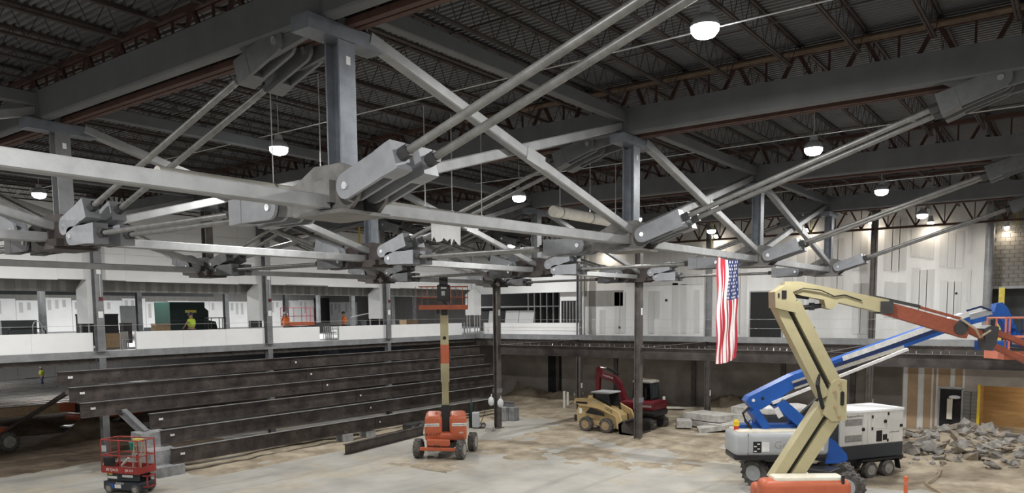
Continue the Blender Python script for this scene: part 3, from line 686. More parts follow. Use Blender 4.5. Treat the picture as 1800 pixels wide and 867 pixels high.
# ---------------------------------------------------------------- stepped dark beams (seating risers) at the left
rowd = [((100, 653), (106, 678), (843, 608), 35.25), ((121, 680), (123, 706), (850, 625), 34.4), ((140, 706), (142, 732), (861, 642), 33.55), ((262, 726), (266, 752), (872, 659), 32.7), ((282, 755), (285, 780), (872, 679), 31.85), ((300, 786), (308, 812), (872, 702), 31.0)]
RN = ['topmost', 'second from the top', 'third from the top', 'fourth from the top', 'fifth from the top', 'lowest']
for i, (a, b, c, y) in enumerate(rowd):
    pa, pb, pc = at(*a, 'y', y), at(*b, 'y', y), at(*c, 'y', y); z1 = (pa.z + pc.z) / 2; h = pa.z - pb.z
    L = pc.x - pa.x
    t = thing('riser_beam', 'long rusty-dark steel riser beam of the stepped stand, %s' % RN[i], 'beam', (pa.x, y, z1 - h), 0, 'riser beams of the stand')
    MB().ibeam((0, 0, h / 2), (L, 0, h / 2), h, .24, .03, .03).build('beam', 'rust', t)
    q = MB(); x = .35
    while x < L - .2:
        for zz in (h * .3, h * .68): q.cyl((x + (zz * .4), -.012, zz), (x + zz * .4, -.04, zz), .03, 6)
        x += .55
    tag(q.build('bolt_row', 'nut', t), kind='stuff')
    MB().box(.42, .62, -.024, -.016, h * .5, h * .5 + .1).build('tag', 'paper', t)
    xm = L * (.42 + .02 * i)
    MB().box(xm - .01, xm + .01, -.03, -.012, .04, h - .04).build('splice_seam', 'ink', t)
    MB().box(xm + .3, xm + .4, -.024, -.016, h * .45, h * .45 + .09).build('tag', 'paper', t)
    MB().box(0, L, -.12, .12, h, h + .006).build('lit_flange_strip', 'edge', t)  # added paler strip: light caught along the top flange, put in as colour
# raker with concrete stepped foot
t = thing('stepped_footing', 'grey stepped concrete footing behind the red scissor lift', 'footing', (17.0, 31, 0))
MB().prism([(-.35, 0), (-.35, .42), (.15, .45), (.22, 1.05), (.85, 1.12), (.92, 1.75), (1.75, 1.8), (1.8, 0)], (0, 0, 0), (0, 1, 0), (0, 0, 1), (1, 0, 0), -.6, .6).build('block', 'conc', t)
MB().ibeam((-.1, 1.5, 1.7), (-.55, 2.5, 2.62), .3, .3, .03, .04).build('raker', 'colg', t)
for i, (x, y, hh) in enumerate(((26.9, 31.1, .45), (28.6, 31.2, .4), (33.5, 31.4, .5))):
    t = thing('footing_block', 'low concrete footing block under the riser beams, %s' % ['left', 'middle', 'right behind the orange lift'][i], 'footing', (x, y, 0), 0, 'footing blocks')
    rbox(MB(), -.35, .35, -.3, .3, 0, hh, .03).build('block', 'conc', t); MB().ibeam((0, 0, hh), (0, 0, .62), .25, .25, .02, .02, V((0, 1, 0))).build('stub', 'colb', t)
t = thing('loose_beam', 'dark steel I-beam lying on the floor left of the orange lift', 'beam', (24.39, 28.2, 0), math.atan2(1.0, 6.5))
MB().ibeam((0, 0, .27), (6.6, 0, .27), .5, .22, .025, .03).build('beam', 'rustd', t)
MB().box(.6, .9, -.12, .12, 0, .025).build('timber', 'wood', t); MB().box(5.6, 5.9, -.12, .12, 0, .025).build('timber', 'wood', t)
# ---------------------------------------------------------------- beams on the fourth truss line carrying studs
for i, (n0, n1) in enumerate(((3, 2), (2, 1), (1, 0), (0, -1))):
    y0, y1 = R(n1) + .2, R(n0) - .2
    t = thing('mezzanine_beam', 'heavy dark beam at mezzanine height, %s' % ['between the two brown ground columns', 'behind the flag', 'above the generator', 'at the right edge over the amber room'][i], 'beam', (G(4), y0, 4.65), 0, 'mezzanine beams')
    MB().ibeam((0, 0, 0), (0, y1 - y0, 0), .56, .26, .03, .03).build('beam', 'rustd', t)
    q = MB(); y = .3
    while y < y1 - y0:
        if rnd.random() < .6: q.cyl((rnd.uniform(-.06, .06), y, .28), (rnd.uniform(-.06, .06), y, .40), .014, 5)
        y += .3
    tag(q.build('shear_stud', 'pin', t), kind='stuff')
for n in (3, 2, 1):
    t = thing('cross_beam', 'dark beam tying the fourth truss line to the far mezzanine at the %s column' % rname(n), 'beam', (G(4) + .2, R(n), 4.66), 0, 'mezzanine cross beams')
    MB().ibeam((0, 0, 0), (S - .45, 0, 0), .5, .2, .02, .025).build('beam', 'rustd', t)
column(G(4), R(1), 0, 4.35, 'colb', 'brown column under the dark beam, hidden behind the cream boom', None, .3)
tag(MB().ibeam((44.3, -10, 4.6), (44.3, YW - .4, 4.6), .5, .2, .02, .025).build('far_edge_beam', 'rustd'), 'dark edge beam under the far mezzanine slab', 'beam')
# ---------------------------------------------------------------- machines
def lift_tyres(t, xs_, ys_, r, w, hub='hub'):
    for x in xs_:
        for y in ys_: wheel(t, (x, y, r), r, w, hub, -1 if y < 0 else 1)
# orange boom lift in the middle of the floor
t = thing('boom_lift', 'orange boom lift with its cream boom raised upright, middle of the floor', 'boom lift', (27.28, 24.25, 0), math.radians(205.2))
lift_tyres(t, (-1.1, 1.1), (-1.03, 1.03), .46, .33)
ch = rbox(MB(), -1.35, 1.35, -.55, .55, .42, .74, .05).build('chassis', 'blackp', t)
rbox(MB(), 1.2, 1.42, -.55, .55, .62, .95, .06).build('front_cover', 'orange', t)
rbox(MB(), 1.36, 1.5, -.88, .88, .42, .58, .03).build('bumper', 'orange', t)
MB().tube([(1.52, -.12, .60), (1.6, -.1, .72), (1.6, .1, .72), (1.52, .12, .60)], .02, 6).build('tow_loop', 'nut', t)
MB().cyl((0, 0, .74), (0, 0, .9), .5, 20).build('turntable_ring', 'nut', t)
for s in (-1, 1):
    h = rbox(MB(), -.95, 1.05, min(s * .17, s * .98), max(s * .17, s * .98), .86, 2.02, .18, 3).build('hood', 'orange', t, True)
    MB().box(1.045, 1.062, min(s * .3, s * .98), max(s * .3, s * .98), 1.52, 1.66).build('stripe', 'label', h)
    lettering('EquipmentShare', .1, 'ink', h, (1.062, s * .63, 1.59), (0, 1, 0), (0, 0, 1), squeeze=.9)
rbox(MB(), -.95, 1.03, -.97, .97, .82, 1.22, .12, 2).build('hood_skirt', 'orange', t)
lettering('JLG LIFT', .2, 'ink', t, (1.05, -.6, 1.14), (0, 1, 0), (0, 0, 1), shear=.25)
lettering('450', .13, 'inkw', t, (1.05, .72, 1.2), (0, 1, 0), (0, 0, 1))
MB().cyl((.4, -.45, 2.0), (.4, -.45, 2.14), .06, 10).build('beacon', 'orangep', t)
MB().box(.3, .62, -.2, .2, 1.1, 2.45).build('riser_boom', 'blackp', t)
MB().rbar((.2, 0, 2.2), (.25, 0, 3.5), .32, .30, .03, V((1, 0, 0))).build('tower_boom', 'cream', t)
MB().prism([(-.2, 3.55), (0, 3.32), (.2, 3.55), (.2, 4.42), (-.2, 4.42)], (.35, 0, 0), (0, 1, 0), (0, 0, 1), (1, 0, 0), -.22, .16).build('boom_knuckle', 'cream', t)
o = MB().rbar((.25, 0, 4.4), (.25, 0, 5.3), .4, .42, .03, V((1, 0, 0))).build('fly_boom', 'orange', t)
for s in (-1, 1): MB().box(.1, .4, s * .23 - .05, s * .23 + .05, 4.5, 4.92).build('side_bracket', 'nut', o)
o = MB().rbar((.22, 0, 5.25), (.2, 0, 6.72), .38, .36, .03, V((1, 0, 0))).build('main_boom', 'cream', t)
MB().cyl((.38, 0, 5.62), (.42, 0, 5.62), .085, 14).build('port_hole', 'ink', o)
MB().box(.05, .4, -.12, .16, 6.68, 7.0).box(.1, .35, -.35, -.2, 6.75, 6.95).build('platform_rotator', 'blackp', t)
o = MB().box(-.15, .75, -1.15, 1.12, 6.95, 7.02).build('platform_floor', 'orange', t)
MB().box(.75, .78, -1.15, 1.12, 6.95, 7.16).box(-.18, -.15, -1.15, 1.12, 6.95, 7.16).build('toe_board', 'orange', o)
rails(t, -.15, .75, -1.15, 1.12, 7.0, 8.02, 'orail', .017, 2, 4)
rbox(MB(), .2, .8, -.3, .3, 7.35, 8.1, .04).build('control_box', 'blackp', t)
MB().box(.3, .7, -.2, .2, 8.05, 8.5).build('control_hood', 'blackp', t); MB().box(.805, .812, -.1, .06, 7.6, 7.8).build('sticker', 'lgrey', t); MB().box(.805, .812, -.12, .14, 7.92, 7.97).build('sticker', 'label', t)
MB().tube([(.4, .1, 6.9), (.6, .2, 7.1), (.62, -.1, 7.4), (.5, -.2, 7.5)], .03, 6).build('hose', 'black', t)
for o in list(t.children):
    if o.name.split('.')[0] not in ('tyre', 'chassis', 'front_cover', 'bumper', 'tow_loop', 'turntable_ring'): o.rotation_euler = (0, 0, .27)
# scissor lifts
def scissor(name, label, loc, rz, m, base, L=1.75, W=.84, rail=2.07, extra=True):
    t = thing(name, label, 'scissor lift', loc, rz)
    for x in (.25, L - .25):
        for y in (.06, W - .06): wheel(t, (x, y, .19), .19, .12, 'hub', -1 if y < .4 else 1, False)
    b = rbox(MB(), 0, L, .02, W - .02, .14, .46, .03).build('chassis', base, t)
    for j in range(3):
        MB().bar((.12, .14, .50 + .1 * j), (L - .12, .14, .56 + .1 * j), .05, .085).bar((.12, W - .14, .56 + .1 * j), (L - .12, W - .14, .50 + .1 * j), .05, .085).build('scissor_arm', base, t)
    o = MB().box(0, L, 0, W, .82, .88).build('platform_floor', 'colg', t)
    MB().box(0, L, -.02, 0, .80, 1.06).box(0, L, W, W + .02, .80, 1.06).box(-.02, 0, -.02, W + .02, .80, 1.06).box(L, L + .02, -.02, W + .02, .80, 1.06).build('toe_board', m, o)
    rails(t, 0, L, 0, W, .88, rail, m if extra else 'maroon', .024, 3, 2)
    if extra:
        lettering('SKYJACK', .15, 'inkw', o, (.5, -.02, .93), (1, 0, 0), (0, 0, 1), shear=.2); lettering('SJIII 3219', .13, 'inkw', o, (1.3, -.02, .93), (1, 0, 0), (0, 0, 1), squeeze=.8)
        MB().box(.06, .36, .04, .3, .9, 1.35).build('control_box', 'blackp', t)
        MB().box(.06, .28, -.03, -.025, 1.62, 1.86).build('notice', 'lgrey', t)
        for x0, x1, z in ((.15, .6, .56), (.85, 1.35, .64)): MB().box(x0, x1, .10, .108, z, z + .09).build('sticker', 'label', b)
        MB().box(.2, .38, .10, .108, .7, .8).build('sticker', 'inky', b); MB().box(.55, .85, .01, .018, .22, .36).build('sticker', 'label', b); MB().box(.3, .5, .01, .018, .2, .38).build('sticker', 'blue', b)
        lettering('SKYJACK', .1, 'inkw', b, (.8, .018, .41), (1, 0, 0), (0, 0, 1))
        q = MB()
        for z in (.3, .72): q.box(L + .06, L + .3, .08, .12, z, z + .04).box(L + .06, L + .3, .48, .52, z, z + .04).box(L + .26, L + .3, .08, .52, z, z + .04)
        for y in (.08, .48): q.box(L + .26, L + .3, y, y + .04, .3, .76)
        q.build('ladder', m, t); MB().box(L, L + .1, .08, .52, .28, .34).build('ladder_bracket', base, t)
    return t
scissor('scissor_lift', 'small red scissor lift with dark base at the lower left', (13.83, 29.98, 0), math.radians(-70.7), 'sred', 'gdark')
def inl(o, rz, x, y, z): return (o[0] + x * math.cos(rz) - y * math.sin(rz), o[1] + x * math.sin(rz) + y * math.cos(rz), z)
SL = ((13.83, 29.98), math.radians(-70.7))
t = thing('bucket', 'green bucket hanging inside the red scissor lift', 'bucket', inl(*SL, 1.0, .55, 1.62)); MB().lathe([(.10, 0), (.14, .3), (.15, .32)], (0, 0, 0), (0, 0, 1), 14).build('pail', 'teal', t, True)
MB().tube([(-.14, 0, .3), (-.1, 0, .42), (.1, 0, .42), (.14, 0, .3)], .008, 5).build('handle', 'nut', t)
MB().cyl((0, 0, -.74), (0, 0, 0), .02, 6).build('stand', 'nut', t)
tag(MB().cyl(inl(*SL, .45, .4, .92), inl(*SL, 1.0, .3, 1.35), .045, 10).build('white_tube', 'pipew'), 'white tube leaning inside the red scissor lift', 'tube')
t = thing('step_ladder', 'yellow and white step ladder in the red scissor lift', 'ladder', inl(*SL, 1.32, .45, .89), SL[1])
for s in (-.18, .18): MB().bar((s, -.1, 0), (s, .05, 1.15), .03, .06).build('stile', 'rope', t); MB().bar((s, .28, 0), (s, .06, 1.15), .03, .05).build('stile', 'rope', t)
for j in range(3): MB().box(-.18, .18, -.1 + .035 * j, -.02 + .035 * j, .3 + .3 * j, .33 + .3 * j).build('step', 'stud', t)
MB().box(-.2, .2, -.02, .14, 1.13, 1.19).build('cap', 'tape', t)
# cream and orange boom lift, right foreground
t = thing('boom_lift', 'near boom lift with folded cream booms and orange fly section, right foreground', 'boom lift', (23.06, 6.7, 0), RZV)
lift_tyres(t, (-1.2, 1.2), (-1.05, 1.05), .5, .36)
rbox(MB(), -1.5, 1.5, -.6, .6, .45, .8, .05).build('chassis', 'blackp', t); MB().cyl((0, 0, .8), (0, 0, .98), .55, 20).build('turntable_ring', 'nut', t)
h = rbox(MB(), -1.22, 1.38, -1.0, -.28, .95, 1.92, .2, 3).build('hood', 'orange', t, True)
rbox(MB(), -.85, 1.2, -.9, -.3, 1.8, 2.0, .08, 2).build('hood_top', 'ivory', h, True)
lettering('JLG', .42, 'ink', h, (-.85, -1.0, 1.33), (1, 0, 0), (0, 0, 1), shear=.1); MB().box(-.55, -.2, -1.012, -1.0, 1.42, 1.5).build('sticker', 'label', h)
rbox(MB(), -1.0, 1.4, .28, .95, .95, 1.5, .14, 3).build('hood', 'orange', t, True)
MB().box(1.05, 1.13, -.98, -.9, 1.8, 2.05).build('bracket', 'blackp', t)
def pbar(pts, y0, y1, name, m, par): return MB().prism(pts, (0, 0, 0), (1, 0, 0), (0, 0, 1), (0, 1, 0), y0, y1).build(name, m, par)
def arm(a, b, wd, y0, y1, name, m, par, w2=None):
    a, b = V((a[0], a[1])), V((b[0], b[1])); d = (b - a).normalized(); n = V((-d.y, d.x)); w2 = w2 or wd
    return pbar([tuple(a - n * wd / 2), tuple(b - n * w2 / 2), tuple(b + n * w2 / 2), tuple(a + n * wd / 2)], y0, y1, name, m, par)
arm((-.60, 1.75), (.80, 4.0), .30, -.25, .2, 'tower_boom', 'cream', t); o = arm((-.05, 1.75), (1.12, 3.62), .34, -.25, .2, 'tower_boom', 'cream', t)
arm((-.3, 1.75), (.95, 3.8), .07, -.12, .1, 'tie_link', 'blackp', t)
o = pbar([(.72, 3.75), (.98, 4.66), (1.08, 4.76), (1.40, 4.74), (1.42, 3.55), (1.0, 3.52)], -.32, .27, 'tower_bracket', 'cream', t)
pbar([(1.22, 4.02), (1.28, 3.98), (1.33, 4.02), (1.33, 4.38), (1.28, 4.42), (1.22, 4.38)], -.335, -.318, 'slot', 'ink', o)
for x, z in ((1.2, 4.62), (1.05, 4.4), (1.08, 3.95), (1.2, 3.66)): MB().cyl((x, -.36, z), (x, -.31, z), .05, 10).build('pin', 'hubd', o)
arm((.82, 4.25), (-.60, 6.95), .28, -.25, .2, 'upper_boom', 'cream', t); arm((1.18, 4.55), (-.14, 7.0), .32, -.25, .2, 'upper_boom', 'cream', t)
arm((1.0, 4.4), (-.36, 6.95), .06, -.12, .1, 'tie_link', 'blackp', t)
q = MB().tube([(.62, -.2, 4.9), (.55, -.3, 4.6), (.62, -.3, 4.3), (.75, -.25, 3.9)], .06, 8).build('hose', 'black', t)
o = pbar([(-.75, 7.32), (-.73, 6.86), (-.16, 6.72), (-.12, 6.8), (-.14, 7.15), (-.34, 7.48), (-.44, 7.52)], -.32, .27, 'head_bracket', 'cream', t)
MB().box(-.56, -.42, -.33, -.32, 7.12, 7.36).build('slot', 'ink', o); MB().box(-.67, -.62, -.33, -.32, 7.15, 7.28).build('slot', 'ink', o)
o = pbar([(-.48, 7.36), (-.42, 7.62), (-.02, 7.62), (2.62, 7.06), (2.56, 6.66), (1.15, 7.0), (.95, 6.80), (.78, 6.84), (.72, 7.08), (.1, 7.2), (-.2, 7.28)], -.2, .18, 'main_boom', 'cream', t)
MB().tube([(-.2, -.22, 7.3), (.1, -.23, 7.42), (.6, -.24, 7.36), (1.0, -.22, 7.18), (1.3, -.22, 7.22), (1.8, -.22, 7.05)], .016, 6).build('hose', 'black', o)
for a, b, r in (((-.15, 7.22), (.32, 7.16), .07), ((-.1, 6.83), (.68, 6.91), .075)):
    c = MB().cyl((a[0], -.05, a[1]), (b[0], -.05, b[1]), r, 10).build('hydraulic_cylinder', 'blackp', t, True); MB().cyl((b[0], -.05, b[1]), (b[0] + .4, -.05, b[1] + .04), r * .5, 8).build('ram', 'chrome', c, True)
MB().box(.36, .48, -.12, .02, 6.78, 7.0).build('valve', 'blackp', t)
o = arm((2.45, 6.86), (5.0, 6.12), .36, -.16, .14, 'fly_boom', 'oboom', t, .42)
MB().box(2.36, 2.72, -.24, .2, 6.66, 7.02).build('wear_collar', 'nut', t)
arm((2.2, 7.16), (3.55, 6.86), .08, -.16, -.06, 'guide_rail', 'nut', t); arm((3.55, 6.84), (4.75, 6.50), .07, -.16, -.06, 'guide_rail', 'oboom', t)
MB().cyl((4.75, -.2, 6.22), (4.75, .18, 6.22), .2, 14).build('knuckle_pin', 'nut', t)
arm((4.8, 6.3), (5.55, 5.95), .2, -.12, .1, 'jib_link', 'oboom', t)
MB().tube([(4.7, -.2, 6.5), (5.1, -.3, 6.2), (5.3, -.2, 5.95), (5.6, -.2, 6.15)], .035, 6).build('hose', 'rope', t)
pbar([(5.42, 6.2), (5.62, 6.3), (5.85, 6.25), (5.8, 5.75), (5.66, 5.55), (5.5, 5.6)], -.2, .18, 'jib_bracket', 'nut', t)
arm((5.7, 6.15), (7.3, 5.52), .15, -.12, .1, 'jib_bar', 'oboom', t); arm((5.68, 5.75), (7.3, 5.0), .15, -.12, .1, 'jib_bar', 'oboom', t)
o = MB().box(6.3, 8.4, .2, 1.1, 5.28, 5.34).build('platform_floor', 'orangep', t); MB().box(6.28, 8.42, .17, .2, 5.26, 5.50).box(6.26, 6.29, .17, 1.13, 5.26, 5.50).build('toe_board', 'orangep', o)
rails(t, 6.3, 8.4, .2, 1.1, 5.34, 6.5, 'orangep', .03, 4, 2)
# blue boom lift
t = thing('boom_lift', 'blue boom lift with long white-striped boom and grey cover, at right', 'boom lift', (29.5, 8.7, 0), RZV)
cdir = V((2.5, -2.55)).normalized(); cn = V((-cdir.y, cdir.x))
ax = V((cn.x, cn.y, 0))
for (x, y) in ((-1.2, .3), (1.3, -2.25)):
    wheel(t, (x, y, .53), .53, .4, 'lgrey', -1, True, ax); wheel(t, (x + .55, y + 2.0, .53), .53, .4, 'lgrey', 1, True, ax)
mt = Matrix.Translation((.05, -.1, 0)) @ Matrix.Rotation(math.atan2(cdir.y, cdir.x), 4, 'Z')
rbox(MB(), -1.7, 1.7, -.45, .45, .5, .95, .05, 2, mt).build('chassis', 'blackp', t)
for x in (-.2, .5, 1.1): MB().box(x, x + .35, -.47, -.455, .62, .8, mt).build('sticker', 'label', t)
MB().cyl((.3, .3, .93), (.3, .3, 1.2), .6, 20).build('turntable_ring', 'nut', t)
c = rbox(MB(), -2.34, 1.25, -.7, .75, 1.34, 2.24, .2, 3).build('cover', 'lgrey', t, True)
rbox(MB(), -2.2, 1.15, -.58, .65, 2.1, 2.29, .08, 2).build('cover_top', 'ivory', c, True)
rbox(MB(), -2.3, 1.2, -.62, .7, 1.16, 1.46, .1, 2).build('cover_skirt', 'blackp', c)
MB().box(-1.82, -1.815, -.705, .5, 1.4, 2.2).build('panel_seam', 'ink', c)
MB().box(-1.63, -1.33, -.712, -.70, 1.48, 1.9).build('sticker', 'ink', c)
for j in range(4): MB().box(-1.60 + .12 * (j % 2), -1.5 + .12 * (j % 2), -.716, -.712, 1.52 + .09 * j, 1.56 + .09 * j).build('sticker', 'label', c)
MB().box(-1.30, -1.03, -.712, -.70, 1.52, 1.88).build('sticker', 'label', c)
lettering('Genie', .42, 'hub', c, (-.35, -.70, 1.75), (1, 0, 0), (0, 0, 1)); MB().box(.75, 1.0, -.712, -.70, 1.55, 1.75).build('sticker', 'label', c)
pbar([(1.2, .98), (1.2, 2.1), (1.55, 1.85), (2.0, 1.35), (2.05, 1.15), (1.95, 1.0)], -.4, .4, 'turntable_frame', 'blue', t)
MB().box(-2.0, .9, .1, .6, 2.24, 2.42).build('deck_frame', 'blue', t)
MB().cyl((-2.1, -.1, 2.25), (-2.1, -.1, 2.42), .09, 12).build('beacon_base', 'inkr', t); MB().lathe([(.12, 0), (.12, .16), (.06, .24)], (-2.1, -.1, 2.42), (0, 0, 1), 12).build('beacon', 'ryel', t, True)
for a in (-1.6, -1.25): MB().tube([(a, .1, 2.4), (a + .06, .1, 2.58), (a + .16, .1, 2.6), (a + .22, .1, 2.4)], .03, 6).build('lifting_loop', 'blue', t)
bo = pbar([(-1.72, 3.34), (-1.60, 3.52), (.05, 4.34), (6.6, 6.62), (6.7, 6.2), (2.0, 4.55), (.2, 3.9), (-.6, 3.35), (-1.15, 3.02), (-1.42, 3.0)], -.05, .55, 'main_boom', 'blue', t)
arm((1.9, 4.93), (6.6, 6.58), .20, -.06, -.05, 'white_stripe', 'label', bo); arm((1.6, 4.52), (4.2, 5.36), .14, -.075, -.05, 'cable_chain', 'chain', bo)
arm((.0, 4.05), (1.5, 4.56), .08, -.075, -.05, 'cable_chain', 'chain', bo); arm((.1, 3.82), (1.5, 4.28), .08, -.075, -.05, 'cable_chain', 'chain', bo); arm((.05, 3.94), (1.5, 4.42), .16, -.065, -.05, 'chain_slot', 'navy', bo)
arm((-.75, 3.28), (4.3, 5.28), .10, -.2, -.05, 'cable_tray', 'label', bo); arm((1.6, 4.66), (6.3, 6.28), .14, -.07, -.05, 'dark_stripe', 'navy', bo)
for x, z in ((-1.45, 3.38), (-1.1, 3.45)): MB().cyl((x, -.08, z), (x, -.04, z), .06, 10).build('pin', 'label' if x < -1.2 else 'ink', bo)
arm((6.2, 6.28), (7.55, 6.62), .28, .1, .42, 'fly_boom', 'lgrey', t); arm((6.2, 6.12), (7.4, 6.42), .18, .08, .44, 'fly_underside', 'blue', t)
MB().tube([(6.6, .1, 6.7), (7.1, .05, 6.85), (7.5, .05, 6.7)], .04, 6).build('hose', 'navy', t)
pbar([(7.3, 6.45), (7.65, 6.6), (7.72, 6.95), (7.95, 7.0), (8.15, 6.8), (8.55, 6.0), (8.3, 5.7), (7.9, 6.4)], .1, .42, 'jib_knuckle', 'blue', t)
arm((8.3, 5.95), (9.4, 5.3), .22, .1, .42, 'jib', 'blue', t)
MB().box(7.25, 8.05, -.3, .6, 5.2, 5.55).build('jib_cylinder_box', 'blue', t)
o = MB().box(8.6, 9.9, -.6, 1.6, 5.3, 5.36).build('platform_floor', 'navy', t); rails(t, 8.6, 9.9, -.6, 1.6, 5.36, 6.45, 'navy', .03, 2, 4)
arm((-1.42, 3.02), (-.92, 2.3), .3, -.15, .6, 'lift_link', 'blue', t); arm((-.52, 3.32), (.82, 2.15), .42, -.2, .6, 'lift_arm', 'blue', t)
c = arm((.3, 2.6), (1.3, 3.55), .16, .1, .3, 'hydraulic_cylinder', 'blackp', t); arm((-.65, 3.1), (-.45, 2.75), .2, -.25, -.2, 'sticker', 'label', t)
MB().tube([(-1.6, 0, 3.1), (-1.85, -.1, 2.9), (-1.75, -.1, 2.6), (-1.5, 0, 2.3)], .05, 6).build('hose', 'black', t)
# generator on a tandem trailer
t = thing('generator_trailer', 'white generator with slate base on a tandem-axle trailer, at right', 'generator', (31.6, 7.3, gz(33, 6.8)), -.5586)
b = rbox(MB(), -.15, 3.2, 0, 1.7, 1.38, 2.78, .04).build('canopy', 'gwhite', t)
rbox(MB(), -.17, 3.22, -.02, 1.72, 2.68, 2.8, .03).build('roof', 'white', t)
rbox(MB(), -.95, -.15, .05, 1.65, .85, 2.35, .04).build('radiator_end', 'gdark', t); rbox(MB(), -.2, 3.2, .0, 1.7, .82, 1.38, .03).build('fuel_base', 'gdark', t)
for z0, z1 in ((1.55, 1.82), (2.2, 2.46)):
    q = MB().box(.12, .98, -.012, 0, z0, z1).build('vent', 'hub', b)
    for j in range(5): MB().box(.13, .97, -.02, -.012, z0 + .02 + j * .05, z0 + .045 + j * .05).build('louvre', 'stud', q)
for x in (1.02, 1.28): MB().box(x, x + .006, -.006, 0, 1.4, 2.68).build('panel_seam', 'hub', b)
MB().box(1.45, 2.3, -.006, 0, 2.0, 2.006).box(2.3, 2.306, -.006, 0, 2.0, 2.62).box(1.45, 1.456, -.006, 0, 2.0, 2.62).build('door_seam', 'hub', b)
for x, z in ((1.05, 2.02), (2.2, 2.28)): MB().cyl((x, -.03, z), (x, 0, z), .075, 12).build('knob', 'ink', b)
for x, z in ((1.52, 2.5), (1.52, 2.02), (2.36, 2.58), (2.36, 1.5)): MB().box(x - .03, x + .03, -.03, 0, z - .06, z + .06).build('latch', 'ink', b)
MB().box(1.75, 2.05, -.015, 0, 1.48, 1.92).build('control_window', 'ink', b); MB().box(2.1, 2.32, -.015, 0, 1.52, 1.75).build('outlet_panel', 'ink', b); MB().box(3.0, 3.15, -.015, 0, 2.0, 2.12).build('outlet_panel', 'ink', b)
lettering('EquipmentShare', .13, 'ink', b, (.62, 0, 2.57), (1, 0, 0), (0, 0, 1)); lettering('O 844 464 3600', .08, 'ink', b, (2.7, 0, 1.82), (1, 0, 0), (0, 0, 1))
MB().box(-1.0, 3.3, .1, .25, .62, .82).box(-1.0, 3.3, 1.45, 1.6, .62, .82).build('trailer_frame', 'blackp', t)
for x in (1.45, 2.38):
    for y in (.02, 1.68): wheel(t, (x, y, .36), .36, .24, 'hub', -1 if y < .5 else 1, False)
MB().box(.95, 2.9, -.12, .14, .74, .80).bar((.7, .01, .55), (.97, .01, .78), .25, .03).bar((2.88, .01, .78), (3.0, .01, .3), .25, .03).build('fender', 'blackp', t)
MB().bar((-.95, .3, .7), (-2.2, .85, .5), .1, .12).bar((-.95, 1.4, .7), (-2.2, .85, .5), .1, .12).build('drawbar', 'blackp', t); MB().cyl((-2.0, .85, 0), (-2.0, .85, .7), .04, 8).build('jack_leg', 'nut', t); MB().box(3.2, 3.6, .3, 1.4, .62, .74).build('rear_step', 'blackp', t)
t = thing('light_tower', 'second white-topped machine partly hidden behind the blue lift arms', 'generator', (33.4, 9.75, gz(33.4, 9.9)), -.75)
rbox(MB(), -1.2, 1.0, 0, 1.3, .75, 2.3, .05).build('cabinet', 'gdark', t); rbox(MB(), -1.25, 1.05, -.05, 1.35, 2.3, 2.62, .08).build('roof', 'gwhite', t)
for j in range(3): MB().box(-.2, .5, -.03, 0, 2.0 - .13 * j, 2.06 - .13 * j).build('louvre', 'label', t)
for x in (-.6, .5):
    for y in (.05, 1.25): wheel(t, (x, y, .33), .33, .2, 'hub', -1 if y < .5 else 1, False)
MB().box(-1.2, 1.0, .1, 1.2, .6, .76).build('frame', 'blackp', t)
# skid steer
t = thing('skid_steer', 'tan-yellow skid steer loader with black cab, lowered bucket', 'skid steer', (37.85, 21.6, gz(37.8, 21.6)), -math.pi / 2)
for x in (-.68, .62):
    for y in (-.82, .82): wheel(t, (x, y, .42), .42, .3, 'hubd', -1 if y < 0 else 1)
b = MB().prism([(-1.4, .45), (-1.45, 1.1), (-1.3, 1.5), (-.6, 1.55), (.6, 1.3), (1.15, .95), (1.2, .35), (-.9, .35)], (0, 0, 0), (1, 0, 0), (0, 0, 1), (0, 1, 0), -.62, .62).build('body', 'yellow', t)
MB().box(-1.62, -1.42, -.6, .6, .5, .85).build('rear_bumper', 'blackp', b)
for s in (-1, 1):
    y0, y1 = (s * .66, s * .84) if s > 0 else (s * .84, s * .66)
    MB().prism([(-1.5, 1.62), (-1.45, 1.85), (-.2, 1.9), (.25, 1.72), (1.35, 1.22), (1.62, .55), (1.5, .28), (1.28, .3), (1.2, .95), (.1, 1.35), (-.55, 1.42), (-1.1, 1.45)], (0, 0, 0), (1, 0, 0), (0, 0, 1), (0, 1, 0), y0, y1).build('lift_arm', 'yellow', t)
    MB().prism([(-.75, 1.05), (-.4, 1.38), (.45, 1.12), (.5, .95)], (0, s * .845, 0), (1, 0, 0), (0, 0, 1), (0, 1, 0), -.012, .012).build('side_window', 'ink', t)
    MB().box(-1.35, -.6, y0 - .01, y1 + .01, 1.56, 1.68).build('tower_slot', 'ink', t)
lettering('GEHL', .22, 'ink', t, (.78, -.85, 1.33), (.91, 0, -.41), (.41, 0, .91))
lettering('V270', .16, 'inkw', t, (-.15, -.85, 1.72), (1, 0, -.12), (.12, 0, 1)); MB().box(-1.15, -.95, -.86, -.845, 1.0, 1.3).build('sticker', 'label', t)
q = MB()
for x, x2 in ((-.35, -.35), (.75, .55)):
    for y in (-.55, .55): q.bar((x, y, 1.2), (x2, y, 2.2), .09, .09)
q.bar((-.35, -.55, 1.45), (.7, -.55, 1.45), .05, .07).bar((-.35, .55, 1.45), (.7, .55, 1.45), .05, .07)
c = q.build('cab_frame', 'blackp', t); rbox(MB(), -.5, .72, -.66, .66, 2.18, 2.27, .03).build('cab_roof', 'lgrey', c)
MB().box(-.3, .6, -.53, -.51, 1.5, 2.16).box(-.3, .6, .51, .53, 1.5, 2.16).box(-.37, -.35, -.5, .5, 1.5, 2.16).build('cab_glass', 'glass', c)
MB().box(-.2, .25, -.3, .3, 1.2, 1.35).box(-.25, -.15, -.3, .3, 1.3, 1.9).build('seat', 'black', c)
